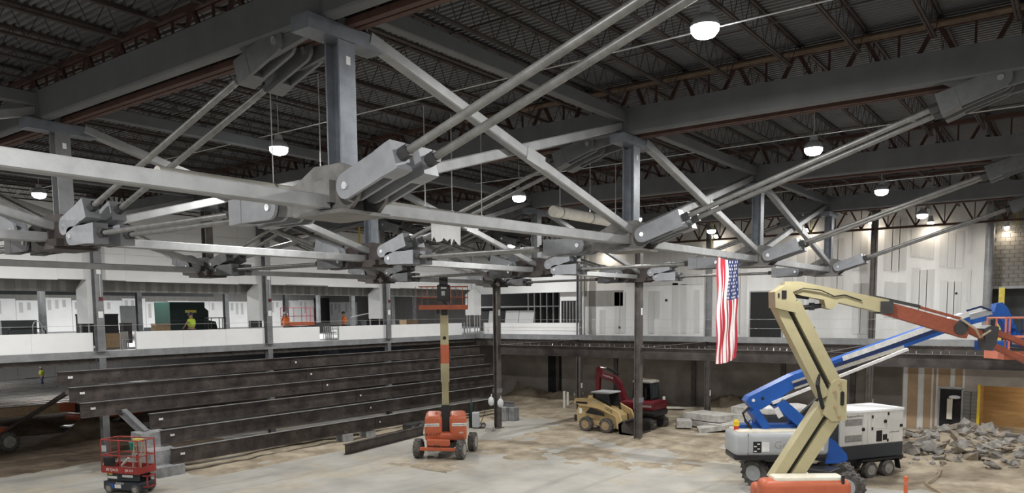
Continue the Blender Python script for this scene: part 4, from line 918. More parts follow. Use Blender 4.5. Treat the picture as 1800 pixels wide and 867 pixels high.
MB().prism([(1.5, .04), (2.45, .02), (2.5, .07), (1.65, .16), (1.62, .55), (1.78, .75), (1.68, .8), (1.42, .6)], (0, 0, 0), (1, 0, 0), (0, 0, 1), (0, 1, 0), -.95, .95).build('bucket_shell', 'rustd', t)
for s in (-.95, .93): MB().prism([(1.45, .04), (2.45, .03), (1.78, .75), (1.45, .6)], (0, s, 0), (1, 0, 0), (0, 0, 1), (0, 1, 0), 0, .02).build('bucket_side', 'rustd', t)
# mini excavator
t = thing('mini_excavator', 'maroon mini excavator parked behind the skid steer', 'excavator', (40.2, 20.5, gz(40.2, 20.5)), math.pi / 2)
for y in (-.95, .65):
    poly = [(-1.35, .3), (-1.25, .08), (-1.05, 0), (1.05, 0), (1.25, .08), (1.35, .3), (1.25, .55), (1.05, .64), (-1.05, .64), (-1.25, .55)]
    tr = MB().prism(poly, (0, 0, 0), (1, 0, 0), (0, 0, 1), (0, 1, 0), y - .05, y + .35).build('track', 'tyre', t)
    q = MB()
    for i in range(16): q.box(-1.1 + i * .145, -1.04 + i * .145, y - .06, y + .36, .63, .68)
    for i in range(5):
        for s in (-1, 1): a = -1 + i * .5; q.box(s * 1.3 - .03, s * 1.3 + .05, y - .06, y + .36, .1 + .1 * i, .14 + .1 * i)
    q.build('track_pad', 'tyre', tr); MB().cyl((-1.0, y - .07, .32), (-1.0, y + .37, .32), .2, 14).cyl((1.0, y - .07, .32), (1.0, y + .37, .32), .2, 14).build('sprocket', 'nut', tr)
MB().box(-.6, .6, -.6, .6, .3, .7).build('undercarriage', 'blackp', t)
b = rbox(MB(), -1.3, .85, -.95, .95, 1.1, 1.6, .12, 2).build('house', 'maroon', t, True); rbox(MB(), -1.38, .6, -.9, .9, .74, 1.15, .15, 2).build('counterweight', 'blackp', t, True)
lettering('YANMAR', .19, 'inkw', b, (-.8, .95, 1.36), (-1, 0, 0), (0, 0, 1))
MB().box(-.25, -.05, .95, .965, 1.2, 1.5).build('sticker', 'label', b)
q = MB()
for x in (-.75, .45):
    for y in (-.9, .05): q.bar((x, y, 1.55), (x + (.1 if x < 0 else -.05), y, 2.65), .08, .08)
c = q.build('cab_frame', 'blackp', t); rbox(MB(), -.75, .5, -.95, .1, 2.6, 2.72, .04).build('cab_roof', 'hub', c); MB().box(-.68, .4, -.92, -.9, 1.6, 2.58).box(.41, .43, -.88, .03, 1.6, 2.58).box(-.7, -.68, -.88, .03, 1.7, 2.58).build('cab_glass', 'glass', c)
MB().box(-.3, .1, -.7, -.1, 1.6, 1.8).box(-.35, -.25, -.7, -.1, 1.7, 2.3).build('seat', 'black', c); MB().tube([(-.75, -.5, 2.65), (-.9, -.5, 2.78), (-.3, -.4, 2.8), (.4, -.3, 2.9)], .015, 5).build('hose', 'rope', t)
bm2 = MB().prism([(.55, 1.35), (.85, 1.75), (1.1, 2.55), (1.45, 2.95), (2.55, 3.22), (2.7, 3.05), (2.5, 2.88), (1.6, 2.62), (1.38, 2.4), (1.05, 1.4), (.8, 1.2)], (0, 0, 0), (1, 0, 0), (0, 0, 1), (0, 1, 0), .1, .42).build('boom', 'maroon', t)
lettering('YANMAR', .19, 'inkw', bm2, (1.95, .42, 2.92), (-.97, 0, -.24), (-.24, 0, .97))
MB().prism([(2.4, 3.2), (2.55, 3.5), (2.75, 3.45), (2.85, 2.9), (2.75, 1.7), (2.6, 1.7), (2.55, 2.8)], (0, 0, 0), (1, 0, 0), (0, 0, 1), (0, 1, 0), .14, .38).build('dipper', 'maroon', t)
c = MB().cyl((1.3, .26, 3.1), (2.1, .26, 3.42), .07, 10).build('hydraulic_cylinder', 'blackp', t, True); MB().cyl((2.1, .26, 3.42), (2.55, .26, 3.45), .04, 8).build('ram', 'chrome', c, True)
MB().prism([(2.55, 1.75), (2.85, 1.75), (3.0, 1.3), (2.75, .95), (2.35, .95), (2.5, 1.3)], (0, 0, 0), (1, 0, 0), (0, 0, 1), (0, 1, 0), -.05, .55).build('bucket', 'rustd', t)
MB().box(1.68, 1.75, -.95, .95, .1, .45).bar((1.7, -.4, .3), (.6, -.4, .4), .1, .1).bar((1.7, .4, .3), (.6, .4, .4), .1, .1).build('dozer_blade', 'maroon', t)
# orange lift under the mezzanine at far left
t = thing('boom_lift', 'orange boom lift stowed level under the mezzanine at far left', 'boom lift', (18.6, 44.6, 0), math.radians(8))
lift_tyres(t, (-3.4, 3.2), (-1.0, 1.0), .52, .38)
rbox(MB(), .2, 3.8, -.6, .6, .45, .75, .06).build('chassis', 'blackp', t); rbox(MB(), -6.5, -3.0, -.6, .6, .45, 1.2, .06).build('chassis', 'orange', t); rbox(MB(), .6, 4.4, -.8, .8, 1.0, 1.4, .12, 3).build('hood', 'orange', t, True)
o = MB().rbar((-6.5, -.3, 2.05), (-.4, -.3, 1.85), .4, .48, .03).build('main_boom', 'wood', t); MB().rbar((-.5, -.3, 1.9), (.6, -.3, 1.8), .3, .5, .03).build('boom_end', 'orange', t)
MB().box(.5, 1.2, -.6, .0, 1.5, 2.0).build('boom_pivot', 'blackp', t); MB().box(1.0, 4.2, -.5, -.1, 1.1, 1.35).build('tail_arm', 'orange', t)
tag(MB().bar(at(12, 757, 'y', 43.2), at(118, 691, 'y', 37.2), .16, .16).build('shoring_pole', 'rustd'), 'dark shoring pole leaning up to the riser beams at far left', 'pole')
# ---------------------------------------------------------------- people
def skin_mesh(name, verts, edges, root=0, sub=1):
    bm = bmesh.new(); ly = bm.verts.layers.skin.verify(); vs = []
    for i, (p, r) in enumerate(verts):
        v = bm.verts.new(p); v[ly].radius = (r, r) if not isinstance(r, tuple) else r; v[ly].use_root = (i == root); vs.append(v)
    for a, b in edges: bm.edges.new((vs[a], vs[b]))
    me = bpy.data.meshes.new(name); bm.to_mesh(me); bm.free()
    ob = bpy.data.objects.new(name, me); C.objects.link(ob)
    sk = ob.modifiers.new('s', 'SKIN'); sk.use_smooth_shade = True
    sb = ob.modifiers.new('u', 'SUBSURF'); sb.levels = sub; sb.render_levels = sub
    dg = bpy.context.evaluated_depsgraph_get(); dg.update(); out = bpy.data.meshes.new_from_object(ob.evaluated_get(dg)); bpy.data.objects.remove(ob)
    out.name = name; out.polygons.foreach_set('use_smooth', [True] * len(out.polygons)); return out
def person(label, loc, rz, vest, hat, trousers, arms=((.30, .25, .98), (.32, .22, .98)), stride=0.0, lean=0.0):
    # local x forward, y left; arms = (elbow forward, hand forward, hand height) for right, left
    t = thing('person', label, 'person', loc, rz)
    hip = V((0, 0, .94)); chest = V((lean * .6, 0, 1.28)); neck = V((lean, 0, 1.47)); head = V((lean + .03, 0, 1.60))
    vs = [(hip, (.15, .11)), (chest, (.17, .12)), (neck, .06), (head, (.10, .115)), (head + V((.01, 0, .09)), .085)]; es = [(0, 1), (1, 2), (2, 3), (3, 4)]
    legs = []
    for s in (-1, 1):
        f = stride * s; k = len(vs)
        pts = [V((f * .3, s * .10, .82)), V((f * .55 + .03, s * .11, .48)), V((f, s * .11, .09)), V((f + .14, s * .12, .035))]
        for p, r in zip(pts, (.095, .065, .05, .04)): vs.append((p, r))
        es += [(0, k), (k, k + 1), (k + 1, k + 2), (k + 2, k + 3)]; legs.append(pts)
        el, hf, hz = arms[0 if s < 0 else 1]; k = len(vs)
        sh = chest + V((0, s * .19, .10)); eb = V((lean * .5 + el * .3, s * .27, 1.12)); hd = V((lean * .5 + hf, s * .22, hz))
        for p, r in ((sh, .06), (eb, .045), (hd, .032)): vs.append((p, r))
        es += [(1, k), (k, k + 1), (k + 1, k + 2)]
        d = (hd - eb).normalized(); sd = d.cross(V((0, 0, 1))).normalized() if abs(d.z) < .95 else V((0, 1, 0))
        pm = hd + d * .07; vs.append((pm, .03)); es.append((k + 2, k + 3)); kk = len(vs)
        for i, (o, l) in enumerate(((-.03, .07), (-.01, .085), (.01, .08), (.03, .065))):
            vs.append((pm + sd * o * 1.4 + d * l * .6, .011)); vs.append((pm + sd * o * 1.4 + d * l + V((0, 0, -.015)), .008)); es += [(k + 3, kk + 2 * i), (kk + 2 * i, kk + 2 * i + 1)]
        vs.append((hd + sd * .05 + d * .05, .011)); es.append((k + 2, len(vs) - 1))
    me = skin_mesh('body', vs, es); me.materials.append(M['skin']); o = bpy.data.objects.new('body', me); C.objects.link(o); o.parent = t
    # face
    fc = MB()
    for s in (-1, 1): fc.ball(head + V((.105, s * .035, .01)), .013, 6, 4)
    fc.build('eyes', 'ink', o); MB().ball(head + V((.115, 0, -.03)), .022, 6, 4).build('nose', 'skin', o); MB().box(head.x + .10, head.x + .112, -.03, .03, head.z - .075, head.z - .062).build('mouth', 'inkr', o)
    for s in (-1, 1): MB().ball(head + V((0, s * .09, -.01)), .028, 6, 4, (.6, .4, 1)).build('ear', 'skin', o)
    me = skin_mesh('vest', [(V((0, 0, .90)), (.20, .155)), (chest + V((0, 0, -.05)), (.235, .175)), (chest + V((0, 0, .13)), (.20, .14))] + [q for s in (-1, 1) for q in ((chest + V((0, s * .19, .10)), .085), (chest + V((0, s * .25, -.02)), .075))], [(0, 1), (1, 2), (1, 3), (3, 4), (1, 5), (5, 6)], 1)
    me.materials.append(M[vest]); v = bpy.data.objects.new('vest', me); C.objects.link(v); v.parent = t
    vt = [(V((0, 0, .92)), (.165, .125))]; et = []
    for pts in legs:
        k = len(vt); vt += [(pts[0], .108), (pts[1], .08), (pts[2] + V((0, 0, .04)), .065)]; et += [(0, k), (k, k + 1), (k + 1, k + 2)]
    me = skin_mesh('trousers', vt, et); me.materials.append(M[trousers]); v = bpy.data.objects.new('trousers', me); C.objects.link(v); v.parent = t
    for pts in legs: rbox(MB(), pts[2].x - .07, pts[2].x + .2, pts[2].y - .05, pts[2].y + .05, 0, .1, .03).build('boot', 'blackp', t)
    h = MB().lathe([(.165, .06), (.15, .065), (.125, .10), (.11, .16), (.05, .20), (.01, .205)], head, (0, 0, 1), 14).build('hard_hat', hat, t, True); MB().box(head.x + .08, head.x + .2, -.07, .07, head.z + .06, head.z + .075).build('brim', hat, h)
    return t
def onmez(px, py, y): p = at(px, py, 'y', y); return (p.x, p.y, MEZ)
person('worker in lime vest standing by the green machine on the left mezzanine', onmez(337, 580, 38.2), 1.9, 'lime', 'hatd', 'pants', ((.5, .30, 1.0), (.5, .3, 1.0)), .05)
person('worker in orange vest and white hat beside the orange scissor lift', onmez(503, 573, 42.0), 1.2, 'vorange', 'hat', 'pants', ((.6, .42, 1.05), (.4, .3, 1.0)), 0, .08)
person('worker in orange vest and dark hat right of the metal gate', onmez(605, 572, 40.5), 2.4, 'vorange', 'hatd', 'pants', ((.4, .3, 1.0), (.4, .3, 1.0)))
p = at(75, 680, 'z', .72)
person('worker in lime jacket and jeans walking on the ground under the left mezzanine', (p.x, p.y, .70), math.radians(200), 'lime', 'hat', 'jeans', ((.2, .1, .9), (.2, .2, .9)), .22)
# ---------------------------------------------------------------- flag hanging from the strut
t = thing('flag', 'American flag hanging vertically from a strut of the second roof bay', 'flag', (0, 8.80, 0))
x0, x1, zt, zb = 22.22, 23.92, 8.40, 5.18; NS = 13; sw = (x1 - x0) / NS
def fy(u, v): return .022 * math.sin(u * 23 + .5 * math.sin(v * 4)) + .014 * math.sin(u * 47 + v * 9) * (1 - .4 * v) + .018 * math.sin(v * 14 + u * 6)
def fpt(u, v): return V((x0 + u * (x1 - x0) + .012 * math.sin(v * 9 + u * 3) - .04 * v, fy(u, v), zt - .05 * math.sin(u * math.pi) - v * (zt - zb) + .10 * u * v))
def strip(u0, u1, v0, v1, nu, nv, off=0.0):
    mb = MB(); vs = []; fs = []
    for j in range(nv + 1):
        for i in range(nu + 1): q = fpt(u0 + (u1 - u0) * i / nu, v0 + (v1 - v0) * j / nv); q.y += off; vs.append(q)
    for j in range(nv):
        for i in range(nu): a = j * (nu + 1) + i; fs.append((a, a + 1, a + nu + 2, a + nu + 1))
    return mb.add(vs, fs)
for i in range(NS):
    u0, u1 = i / NS, (i + 1) / NS
    strip(u0, u1, .39 if i >= 6 else 0, 1, 3, 40).build('stripe', 'fred' if i % 2 == 0 else 'fwhite', t, True)
cn_ = strip(6 / NS, 1, 0, .39, 20, 24).build('canton', 'fblue', t, True)
q = MB()
for r in range(11):
    for c in range(6 if r % 2 == 0 else 5):
        u = 6 / NS + (7 / NS) * ((c + .5 + (.5 if r % 2 else 0)) / 6 - .0); v = .39 * (r + .6) / 11.2; o = fpt(u, v) + V((0, -.012, 0))
        poly = []
        for k in range(10): a = math.pi / 2 + k * math.pi / 5; rr = .052 if k % 2 == 0 else .022; poly.append((rr * math.cos(a), rr * math.sin(a)))
        q.prism(poly, o, (1, 0, 0), (0, 0, 1), (0, -1, 0), 0, .002)
tag(q.build('star_field', 'fwhite', cn_), kind='stuff')
for x in (22.26, 23.07, 23.88): MB().cyl((x, 0, 8.40), (x, .1, 8.5), .01, 5).build('tie_cord', 'rope', t)
# ---------------------------------------------------------------- insulated pipes and hangers
def ipipe(x0, x1, y, z, r, label, hang):
    t = thing('insulated_pipe', label, 'pipe', (x0, y, z))
    MB().cyl((0, 0, 0), (x1 - x0, 0, 0), r, 14).build('jacket', 'pipew', t, True)
    for h in hang:
        MB().cyl((h, 0, r), (h, 0, 11.8 - z), .012, 6).build('hanger_rod', 'conduit', t); MB().lathe([(r + .012, -.025), (r + .012, .025)], (h, 0, 0), (1, 0, 0), 14).build('hanger_ring', 'stud', t)
    return t
t = ipipe(7.2, 17.2, 13, 9.27, .13, 'white wrapped pipe hanging behind the near strut, torn at its end', (2.4, 3.6, 6.8, 7.8, 9.0))
q = MB(); vs = []
for i in range(13):
    a = 6.85 + i * .095; vs.append(V((a, -.12, .0))); vs.append(V((a + .02 * math.sin(i * 2), -.14 + .03 * math.sin(i * 1.7), -.62 - .16 * rnd.random() + .03 * (i % 2))))
q.add(vs, [(2 * i, 2 * i + 1, 2 * i + 3, 2 * i + 2) for i in range(12)]); q.build('torn_wrap', 'white', t)
ipipe(19.65, 23.9, 13, 9.85, .17, 'thicker white wrapped pipe beyond the torn pipe', (.4, 2.2, 3.9))
# caution streamers
for i, (px, y0_, y1_, X) in enumerate(((633, 392, 440, 26), (1428, 400, 425, 40), (1790, 380, 420, 44.5), (1254, 412, 450, 36))):
    a, b = at(px, y0_, 'x', X), at(px, y1_, 'x', X)
    tag(MB().bar((a.x, a.y, 12.39), (b.x, b.y + .03, b.z), .07, .012, V((0, 1, 0))).bar((a.x, a.y + .06, 12.39), (b.x, b.y + .12, b.z + .3), .05, .012, V((0, 1, 0))).build('caution_tape', 'tape'), 'strip of yellow caution tape hanging %s' % ['beside the middle post', 'near the far truss', 'against the block wall at right', 'above the flag'][i], 'tape', 'hanging caution tapes')
# guard cables
for z in (6.36,):
    tag(MB().cyl((8, YW - .5, z), (44, YW - .5, z), .009, 6).build('guard_cable', 'cable'), 'thin guard cable above the left white parapet', 'cable')
for i, z in enumerate((6.25, 5.72)):
    tag(MB().cyl((44.2, 3, z), (44.2, YW - .6, z), .009, 6).build('guard_cable', 'cable'), '%s guard cable along the far mezzanine edge' % ['upper', 'lower'][i], 'cable')
# ---------------------------------------------------------------- things on the mezzanine
t = thing('trash_compactor', 'dark green stepped compactor machine on the left mezzanine', 'machine', onmez(300, 580, 45))
MB().prism([(0, 0), (0, 2.45), (2.35, 2.45), (2.35, 2.1), (2.6, 1.9), (2.6, 1.3), (3.1, 1.2), (3.3, .35), (3.7, .3), (3.7, 0)], (0, 0, 0), (1, 0, 0), (0, 0, 1), (0, 1, 0), 0, 1.8).build('hull', 'green', t)
MB().box(-.9, 0, .2, 1.5, 0, .9).build('hopper', 'gdark', t); MB().box(1.0, 1.75, -.02, 0, 1.8, 1.95).build('name_plate', 'tape', t); MB().box(.05, 2.5, -.03, 0, 1.28, 1.34).build('rib', 'gdark', t)
t = thing('hand_cart', 'open black pipe cart standing right of the green compactor', 'cart', onmez(372, 576, 44))
rails(t, 0, 1.0, 0, .7, 0, 1.45, 'blackp', .03, 2, 2); MB().box(0, 1, 0, .7, .1, .2).build('deck', 'blackp', t)
scissor('scissor_lift', 'orange scissor lift with dark rails on the mezzanine between two workers', onmez(508, 574, 46), 0.0, 'orange', 'gdark', 2.3, .9, 2.1, False)
def cart(px, y, label):
    t = thing('pipe_cart', label, 'cart', onmez(px, 585, y)); w = 1.6
    MB().tube([(0, 0, 0), (0, 0, .95), (.12, 0, 1.08), (w - .12, 0, 1.08), (w, 0, .95), (w, 0, 0)], .03, 6).build('loop_handle', 'blackp', t)
    MB().cyl((0, 0, .6), (w, 0, .6), .025, 6).cyl((w, 0, .35), (0, 0, .35), .025, 6).build('cross_bar', 'blackp', t); MB().box(0, w, 0, .7, .1, .18).build('deck', 'blackp', t)
    return t
cart(14, 39.5, 'black looped pipe cart behind the parapet at far left')
t = thing('hand_truck', 'small black hand truck beside the looped cart at far left', 'hand truck', onmez(58, 585, 39.3))
MB().tube([(0, 0, .1), (0, 0, 1.2), (.1, 0, 1.4), (.3, 0, 1.4), (.4, 0, 1.2), (.4, 0, .1)], .025, 6).build('frame', 'lgrey', t); MB().box(0, .4, -.3, 0, 0, .05).build('toe_plate', 'lgrey', t)
MB().cyl((0, 0, .75), (.4, 0, .75), .02, 6).build('cross_bar', 'lgrey', t)
def crate(px, y, w, d, h, m, name, label, cat):
    t = thing(name, label, cat, onmez(px, 585, y)); rbox(MB(), 0, w, 0, d, 0, h, .02).build('box', m, t); MB().box(-.01, w + .01, -.01, d + .01, h - .1, h).build('lid', m, t)
crate(3, 45, 1.7, .6, 1.45, 'girder', 'steel_cabinet', 'large grey steel cabinet behind the carts at far left', 'cabinet')
crate(146, 44, .8, .8, 1.75, 'blackp', 'black_locker', 'tall black locker left of the leftmost parapet column', 'locker')
crate(181, 44, .9, .8, 1.75, 'blackp', 'black_locker', 'tall black locker right of the leftmost parapet column', 'locker')
crate(186, 40, 1.0, .7, .75, 'card', 'cardboard_box', 'brown cardboard box behind the gap in the parapet', 'box')
crate(218, 46, .5, .5, 1.2, 'blackp', 'black_bin', 'black bin near the metal frames on the left mezzanine', 'bin')
crate(275, 44, .9, .6, 1.15, 'card', 'cardboard_box', 'brown carton stacked left of the green compactor', 'box')
crate(715, 44, 1.3, .8, 1.1, 'card', 'wooden_crate', 'brown crate behind the parapet left of the raised platform', 'crate')
crate(555, 52, 1.6, .6, .9, 'blackp', 'black_chest', 'black chest right of the orange scissor lift', 'chest')
crate(645, 44, 1.9, .6, 1.05, 'blackp', 'black_chest', 'black chest left of the raised platform behind the parapet', 'chest')
for i, (pa, pb) in enumerate(((211, 233), (569, 594), (816, 824))):
    t = thing('steel_frame_bundle', 'bundle of bent steel frames in the %s parapet gap' % ['left', 'middle', 'corner'][i], 'frames', onmez(pa, 600, 36.7)); w = at(pb, 600, 'y', 36.7).x - at(pa, 600, 'y', 36.7).x
    for j in range(5):
        x = w * j / 5; MB().tube([(x, .1 * j, .02), (x + .03, .1 * j, .85), (x + w / 6, .1 * j, .88), (x + w / 5, .1 * j, .02)], .025, 6).build('frame', 'stud', t)
    MB().cyl((0, .2, .5), (w, .2, .5), .025, 6).build('tie_bar', 'stud', t)
t = thing('leaning_pipe', 'long white pipe leaning behind the worker right of the metal gate', 'pipe', (0, 0, 0)); MB().cyl(at(617, 558, 'y', 42), at(661, 548, 'y', 42), .04, 8).build('pipe', 'white', t); MB().cyl(at(617, 558, 'y', 42), V((at(617, 558, 'y', 42).x, 42, MEZ)), .03, 6).build('stand', 'stud', t); MB().cyl(at(650, 550, 'y', 42), V((at(650, 550, 'y', 42).x, 42, MEZ)), .03, 6).build('stand', 'stud', t)
# white doors on posts at far mezzanine (interior columns and door leaves)
for i, (px, y) in enumerate(((75, 62), (245, 66), (398, 64), (503, 60), (620, 62), (560, 78), (690, 60), (730, 66))):
    p = at(px, 560, 'y', y); tag(MB().ibeam((p.x, y, MEZ), (p.x, y, 12.35), .4, .4, .03, .03, V((0, 1, 0))).build('interior_column', 'colg'), 'grey column standing deep behind the left mezzanine, %s from the left' % ORD[i + 1].replace('nearest', 'first'), 'column', 'interior columns behind the mezzanine')
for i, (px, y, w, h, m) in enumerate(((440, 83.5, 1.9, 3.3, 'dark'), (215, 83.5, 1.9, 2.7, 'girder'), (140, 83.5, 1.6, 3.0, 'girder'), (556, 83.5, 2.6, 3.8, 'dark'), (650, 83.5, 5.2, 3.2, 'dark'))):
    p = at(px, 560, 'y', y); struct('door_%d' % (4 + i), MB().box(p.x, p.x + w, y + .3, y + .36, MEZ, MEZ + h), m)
# roof framing glimpsed behind the left band
for i, y in enumerate((44, 52, 60, 70)):
    t = thing('ceiling_truss', 'grey roof truss glimpsed behind the left wall band, %s back' % ['first', 'second', 'third', 'fourth'][i], 'truss', (4, y, 8.75), 0, 'trusses behind the left band')
    MB().rbar((0, 0, 0), (40, 0, 0), .3, .3, .03).build('chord', 'girder', t); MB().rbar((0, 0, 1.4), (40, 0, 1.4), .25, .25, .03).build('chord', 'girder', t)
    for j in range(10): MB().bar((4 * j, 0, 0), (4 * j + 2, 0, 1.4), .12, .12).bar((4 * j + 2, 0, 1.4), (4 * j + 4, 0, 0), .12, .12).build('diagonal', 'girder', t)
# unfinished corner room: steel studs, leaning boards
sw_ = struct('wall_corner_room', MB().box(52.6, 52.8, Y1, YW + 6, MEZ, 9.5), 'dark')
for j in range(16): MB().box(52.2, 52.3, Y1 + .2 + j * .62, Y1 + .29 + j * .62, MEZ, 9.4).build('stud', 'stud', sw_)
MB().box(52.15, 52.3, Y1, YW + 6, 7.2, 7.3).build('stud', 'stud', sw_)
struct('wall_corner_side', MB().box(XB, 52.6, Y1 - .1, Y1 + .05, MEZ, 12.3), 'gboard')
wc_ = struct('wall_corner_return', MB().box(XB - .05, XB + .2, Y1, Y1 + 1.9, MEZ, 8.2), 'board')
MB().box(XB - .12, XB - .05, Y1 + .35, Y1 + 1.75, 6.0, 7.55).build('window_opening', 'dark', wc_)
for j in range(5): MB().box(XB - .15, XB - .12, Y1 + .5 + j * .25, Y1 + .56 + j * .25, 6.0, 7.5).build('stud', 'stud', wc_)
for i, (a, b) in enumerate(((904, 930), (880, 903), (851, 862))):
    pa, pb = at(a, 560, 'x', 46.5), at(b, 560, 'x', 46.5)
    tag(MB().bar((46.9, (pa.y + pb.y) / 2, MEZ), (47.2, (pa.y + pb.y) / 2, MEZ + 1.75), abs(pa.y - pb.y), .03, V((1, 0, 0))).build('leaning_board', 'white'), 'white drywall sheet leaning in the corner room, %s' % ['right one', 'middle one', 'left one'][i], 'board', 'leaning drywall sheets')
# ---------------------------------------------------------------- ground things
NPROT = []
def rock_mesh(seed, m, fl=1.0):
    r = random.Random(seed); bm = bmesh.new()
    for i in range(11): bm.verts.new((r.uniform(-.5, .5), r.uniform(-.42, .42), r.uniform(-.32, .32) * fl))
    bmesh.ops.convex_hull(bm, input=bm.verts[:]); 
    for v in [v for v in bm.verts if not v.link_faces]: bm.verts.remove(v)
    me = bpy.data.meshes.new('concrete_chunk'); bm.to_mesh(me); bm.free(); me.materials.append(M[m]); return me
RM = [rock_mesh(i, 'rock' if i % 3 else 'rockb', 1.15 if i % 2 else .8) for i in range(10)]
rr = random.Random(21); cnt = 0
zones = [(41.3, 4.4, 4.2, 2.7, 190, (.28, 1.0)), (39.6, 2.4, 3.0, 2.2, 90, (.2, .75)), (37.5, 5.0, 1.6, 1.2, 26, (.15, .45)), (44.2, 3.0, 1.4, 2.4, 24, (.2, .8))]
for zi, (cx, cy, rx, ry, n, (s0, s1)) in enumerate(zones):
    for i in range(n):
        a = rr.uniform(0, 6.283); q = math.sqrt(rr.random()); x, y = cx + rx * q * math.cos(a), cy + ry * q * math.sin(a); s = s0 + (s1 - s0) * rr.random() ** 2.2
        if x > 46.2 or y < -1: continue
        o = bpy.data.objects.new('concrete_chunk', RM[rr.randrange(10)]); C.objects.link(o)
        o.location = (x, y, max(0, dirt_h(x, y)) + s * .14); o.rotation_euler = (rr.uniform(-.5, .5), rr.uniform(-.5, .5), rr.uniform(0, 6.28)); o.scale = (s * 1.15, s, s * .85)
        tag(o, ['grey broken concrete chunk in the big rubble heap before the tan doorway', 'broken concrete chunk on the near right slope of the rubble', 'broken concrete chunk beside the generator end', 'broken concrete chunk by the amber room sill'][zi], 'rubble', ['chunks in the rubble heap', 'chunks on the near slope', 'chunks beside the generator', 'chunks by the amber room'][zi])
def slab(label, x, y, z, w, d, h, rz, tilt=0.0, seed=0, ry=0.0):
    r = random.Random(seed); poly = []
    for c, s in ((-1, -1), (-.3, -1), (.4, -1), (1, -1), (1, .1), (1, 1), (.2, 1), (-.5, 1), (-1, 1), (-1, 0)):
        poly.append((w / 2 * (c + r.uniform(-.1, .07)), d / 2 * (s + r.uniform(-.13, .08))))
    o = MB().prism(poly, (0, 0, 0), (1, 0, 0), (0, 1, 0), (0, 0, 1), 0, h).build('concrete_slab', 'slabc'); o.location = (x, y, z); o.rotation_euler = (tilt, ry, rz)
    tag(o, label, 'slab', 'broken floor slabs')
g = .10
slab('thick broken slab at the bottom of the left stack', 42.3, 17.0, g, 3.2, 2.2, .34, 1.2, 0, 1); slab('broken slab on top of the left stack', 42.4, 17.05, g + .36, 2.6, 2.2, .36, 1.4, .03, 2)
slab('slab leaning in front of the left stack', 41.0, 16.1, g + .02, 2.1, 1.0, .26, -1.0, 0, 3, -.14); slab('small slab lump left of the left stack', 41.1, 18.2, g, 1.1, .8, .4, .5, 0, 4)
slab('long slab at the bottom of the right stack', 43.3, 14.6, g, 3.6, 1.6, .28, 1.5, 0, 5); slab('thick slab in the middle of the right stack', 43.5, 14.9, g + .30, 2.4, 1.7, .42, 1.7, 0, 6); slab('pale slab on top of the right stack', 43.6, 15.0, g + .74, 2.2, 1.7, .40, 1.5, -.03, 7)
slab('tilted slab at the right end of the right stack', 43.0, 13.3, g + .1, 2.0, 1.2, .3, .9, 0, 8, -.35); slab('broken slab under the blue lift arm', 42.2, 12.2, g, 2.2, 1.5, .45, .3, 0, 9); slab('slab piled behind the blue lift arm', 42.5, 11.9, g + .48, 1.8, 1.4, .4, .7, .1, 10); slab('flat slab left of the generator', 40.0, 10.6, g, 2.4, 1.2, .3, .2, 0, 11)
for i, (px, y0_, y1_) in enumerate(((992, 688, 716), (998, 689, 712), (1010, 691, 707), (1024, 689, 706), (1167, 697, 730))):
    p = at(px, y1_, 'z', .15); h = (y1_ - y0_) / FPX * (p - CAM).dot(FW)
    tag(MB().cyl((p.x, p.y, 0), (p.x, p.y, .15 + h), .09, 10).build('stub_pipe', 'pipew', None, True), 'white stub pipe rising from the dirt, %s' % ['leftmost', 'second from the left', 'third from the left', 'beside the dark column', 'right of the excavator'][i], 'pipe', 'white stub pipes')
p, q = at(1170, 717, 'z', .35), at(1262, 722, 'z', .35)
tag(MB().tube([(p.x, p.y, .35), ((p.x + q.x) / 2, (p.y + q.y) / 2, .42), (q.x, q.y, .4)], .09, 8).build('drain_pipe', 'pipew', None, True), 'long white pipe lying by the dirt mound under the far mezzanine', 'pipe')
for x, y, z, i in ((35.0, 27.55, 1.72, 0), (35.25, 27.06, 1.62, 1)):
    t = thing('plastic_bag', 'white plastic bag tied to the brown column, %s' % ['left one', 'right one'][i], 'bag', (x, y, z)); MB().ball((0, 0, -.12), .24, 12, 8, (.7, .8, 1.15)).build('sack', 'bag', t, True); MB().cyl((0, 0, .1), (.05, 0, .3), .03, 6).build('knot', 'bag', t)
p = at(843, 753, 'z', 0)
t = thing('welding_cart', 'pale welding cart with two wheels beside the orange lift', 'cart', (p.x, p.y, 0), RZV)
rbox(MB(), -.42, .0, -.25, .25, .08, .95, .04).build('cabinet', 'lgrey', t); wheel(t, (.22, -.1, .16), .16, .1, 'hub', -1, False); wheel(t, (.22, .2, .16), .16, .1, 'hub', 1, False); MB().tube([(.02, 0, .2), (.2, 0, .6), (.35, 0, 1.1)], .025, 6).build('handle', 'nut', t); MB().box(-.05, .3, -.2, .2, .06, .1).build('tray', 'nut', t)
p = at(829, 752, 'z', 0); t = thing('gas_cylinder', 'tall dark green gas cylinder beside the orange lift', 'cylinder', (p.x, p.y, 0)); MB().lathe([(.16, 0), (.16, 1.35), (.11, 1.5), (.05, 1.55)], (0, 0, 0), (0, 0, 1), 14).build('tank', 'green', t, True); MB().cyl((0, 0, 1.55), (0, 0, 1.72), .035, 8).build('valve', 'nut', t)
for i, px in enumerate((889, 903)):
    p = at(px, 738, 'z', .05); tag(rbox(MB(), p.x - .3, p.x + .3, p.y - .22, p.y + .22, 0, .85, .03).build('concrete_pier', 'conc'), 'small concrete pier right of the bagged column, %s' % ['left', 'right'][i], 'pier', 'small concrete piers')
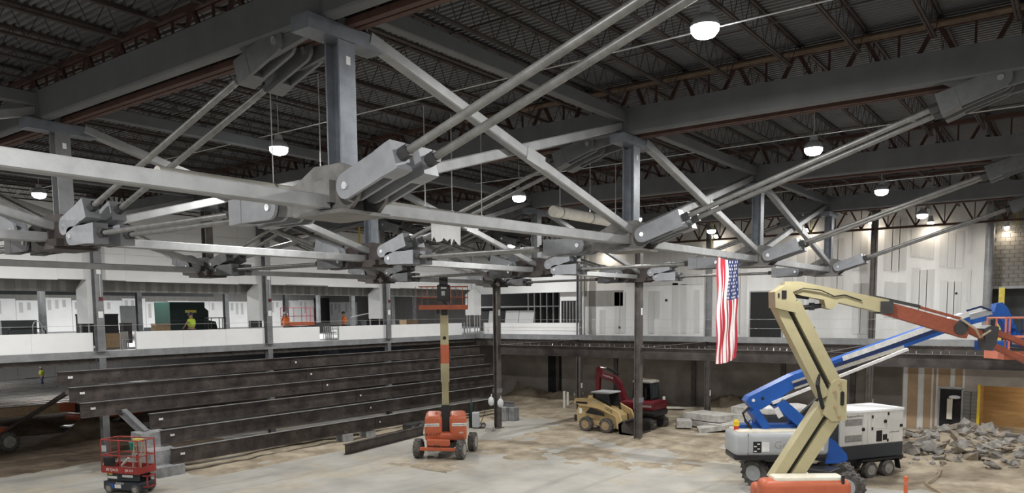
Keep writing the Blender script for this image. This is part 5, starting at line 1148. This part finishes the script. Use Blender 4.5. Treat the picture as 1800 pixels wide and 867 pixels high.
p = at(890, 709, 'z', 1.05); tag(MB().ibeam((p.x, p.y - .6, 1.0), (p.x, p.y + 1.2, 1.0), .3, .2, .02, .02).build('beam_offcut', 'colg'), 'short grey beam resting on the small concrete piers', 'beam')
p = at(871, 757, 'z', 0); slab('lump of concrete at the foot of the bagged column', p.x - .2, p.y + .25, 0, .7, .4, .22, .4, 0, 31)
p = at(1593, 838, 'z', 1.1); t = thing('marker_stake', 'orange marker stake at the bottom right', 'stake', (p.x, p.y, 0)); MB().box(-.09, .09, -.05, .05, 0, 1.1).build('post', 'orstake', t); MB().box(-.1, .1, -.06, .06, .8, .95).build('band', 'orangep', t)
tag(MB().tube([at(1655, 822, 'z', .25), at(1650, 835, 'z', .2), at(1627, 850, 'z', .12), at(1640, 858, 'z', .1), at(1655, 866, 'z', .1), at(1670, 880, 'z', .08)], .035, 6).build('hose', 'rope', None, True), 'tan hose lying over the dirt at lower right', 'hose')
tag(MB().cyl(at(1590, 761, 'z', .45), at(1615, 763, 'z', .45), .14, 10).build('pvc_pipe', 'white', None, True), 'short white pipe lying between generator and rubble', 'pipe')
t = thing('sawhorse', 'brown wooden sawhorse in the dim corner under the mezzanine', 'sawhorse', (49.6, 36.4, .1), .3)
MB().box(0, 1.8, -.06, .06, 1.0, 1.12).build('rail', 'wood', t)
for x in (.1, 1.7):
    for s in (-1, 1): MB().bar((x, 0, 1.05), (x, s * .4, 0), .08, .08).build('leg', 'wood', t)
# rebar mat on the raised soil under the mezzanine
q = MB()
for i in range(30): q.bar((12 + i * 1.1, 52, .92), (12 + i * 1.1, 80, .92), .07, .04)
for i in range(24): q.bar((12, 52 + i * 1.15, .96), (46, 52 + i * 1.15, .96), .22 if i % 4 else .5, .06)
tag(q.build('rebar_mat', 'pin'), 'silvery steel rebar mat spread on the ground under the left mezzanine', 'rebar', kind='stuff')
t = thing('small_motor_cart', 'little dark cart with wheels on the soil left of the orange lift', 'cart', (31.0, 30.2, 0), .2)
rbox(MB(), 0, 1.2, 0, .6, .2, .5, .04).build('motor', 'nut', t)
for x in (.2, 1.0): wheel(t, (x, -.05, .2), .2, .12, 'hub', -1, False)
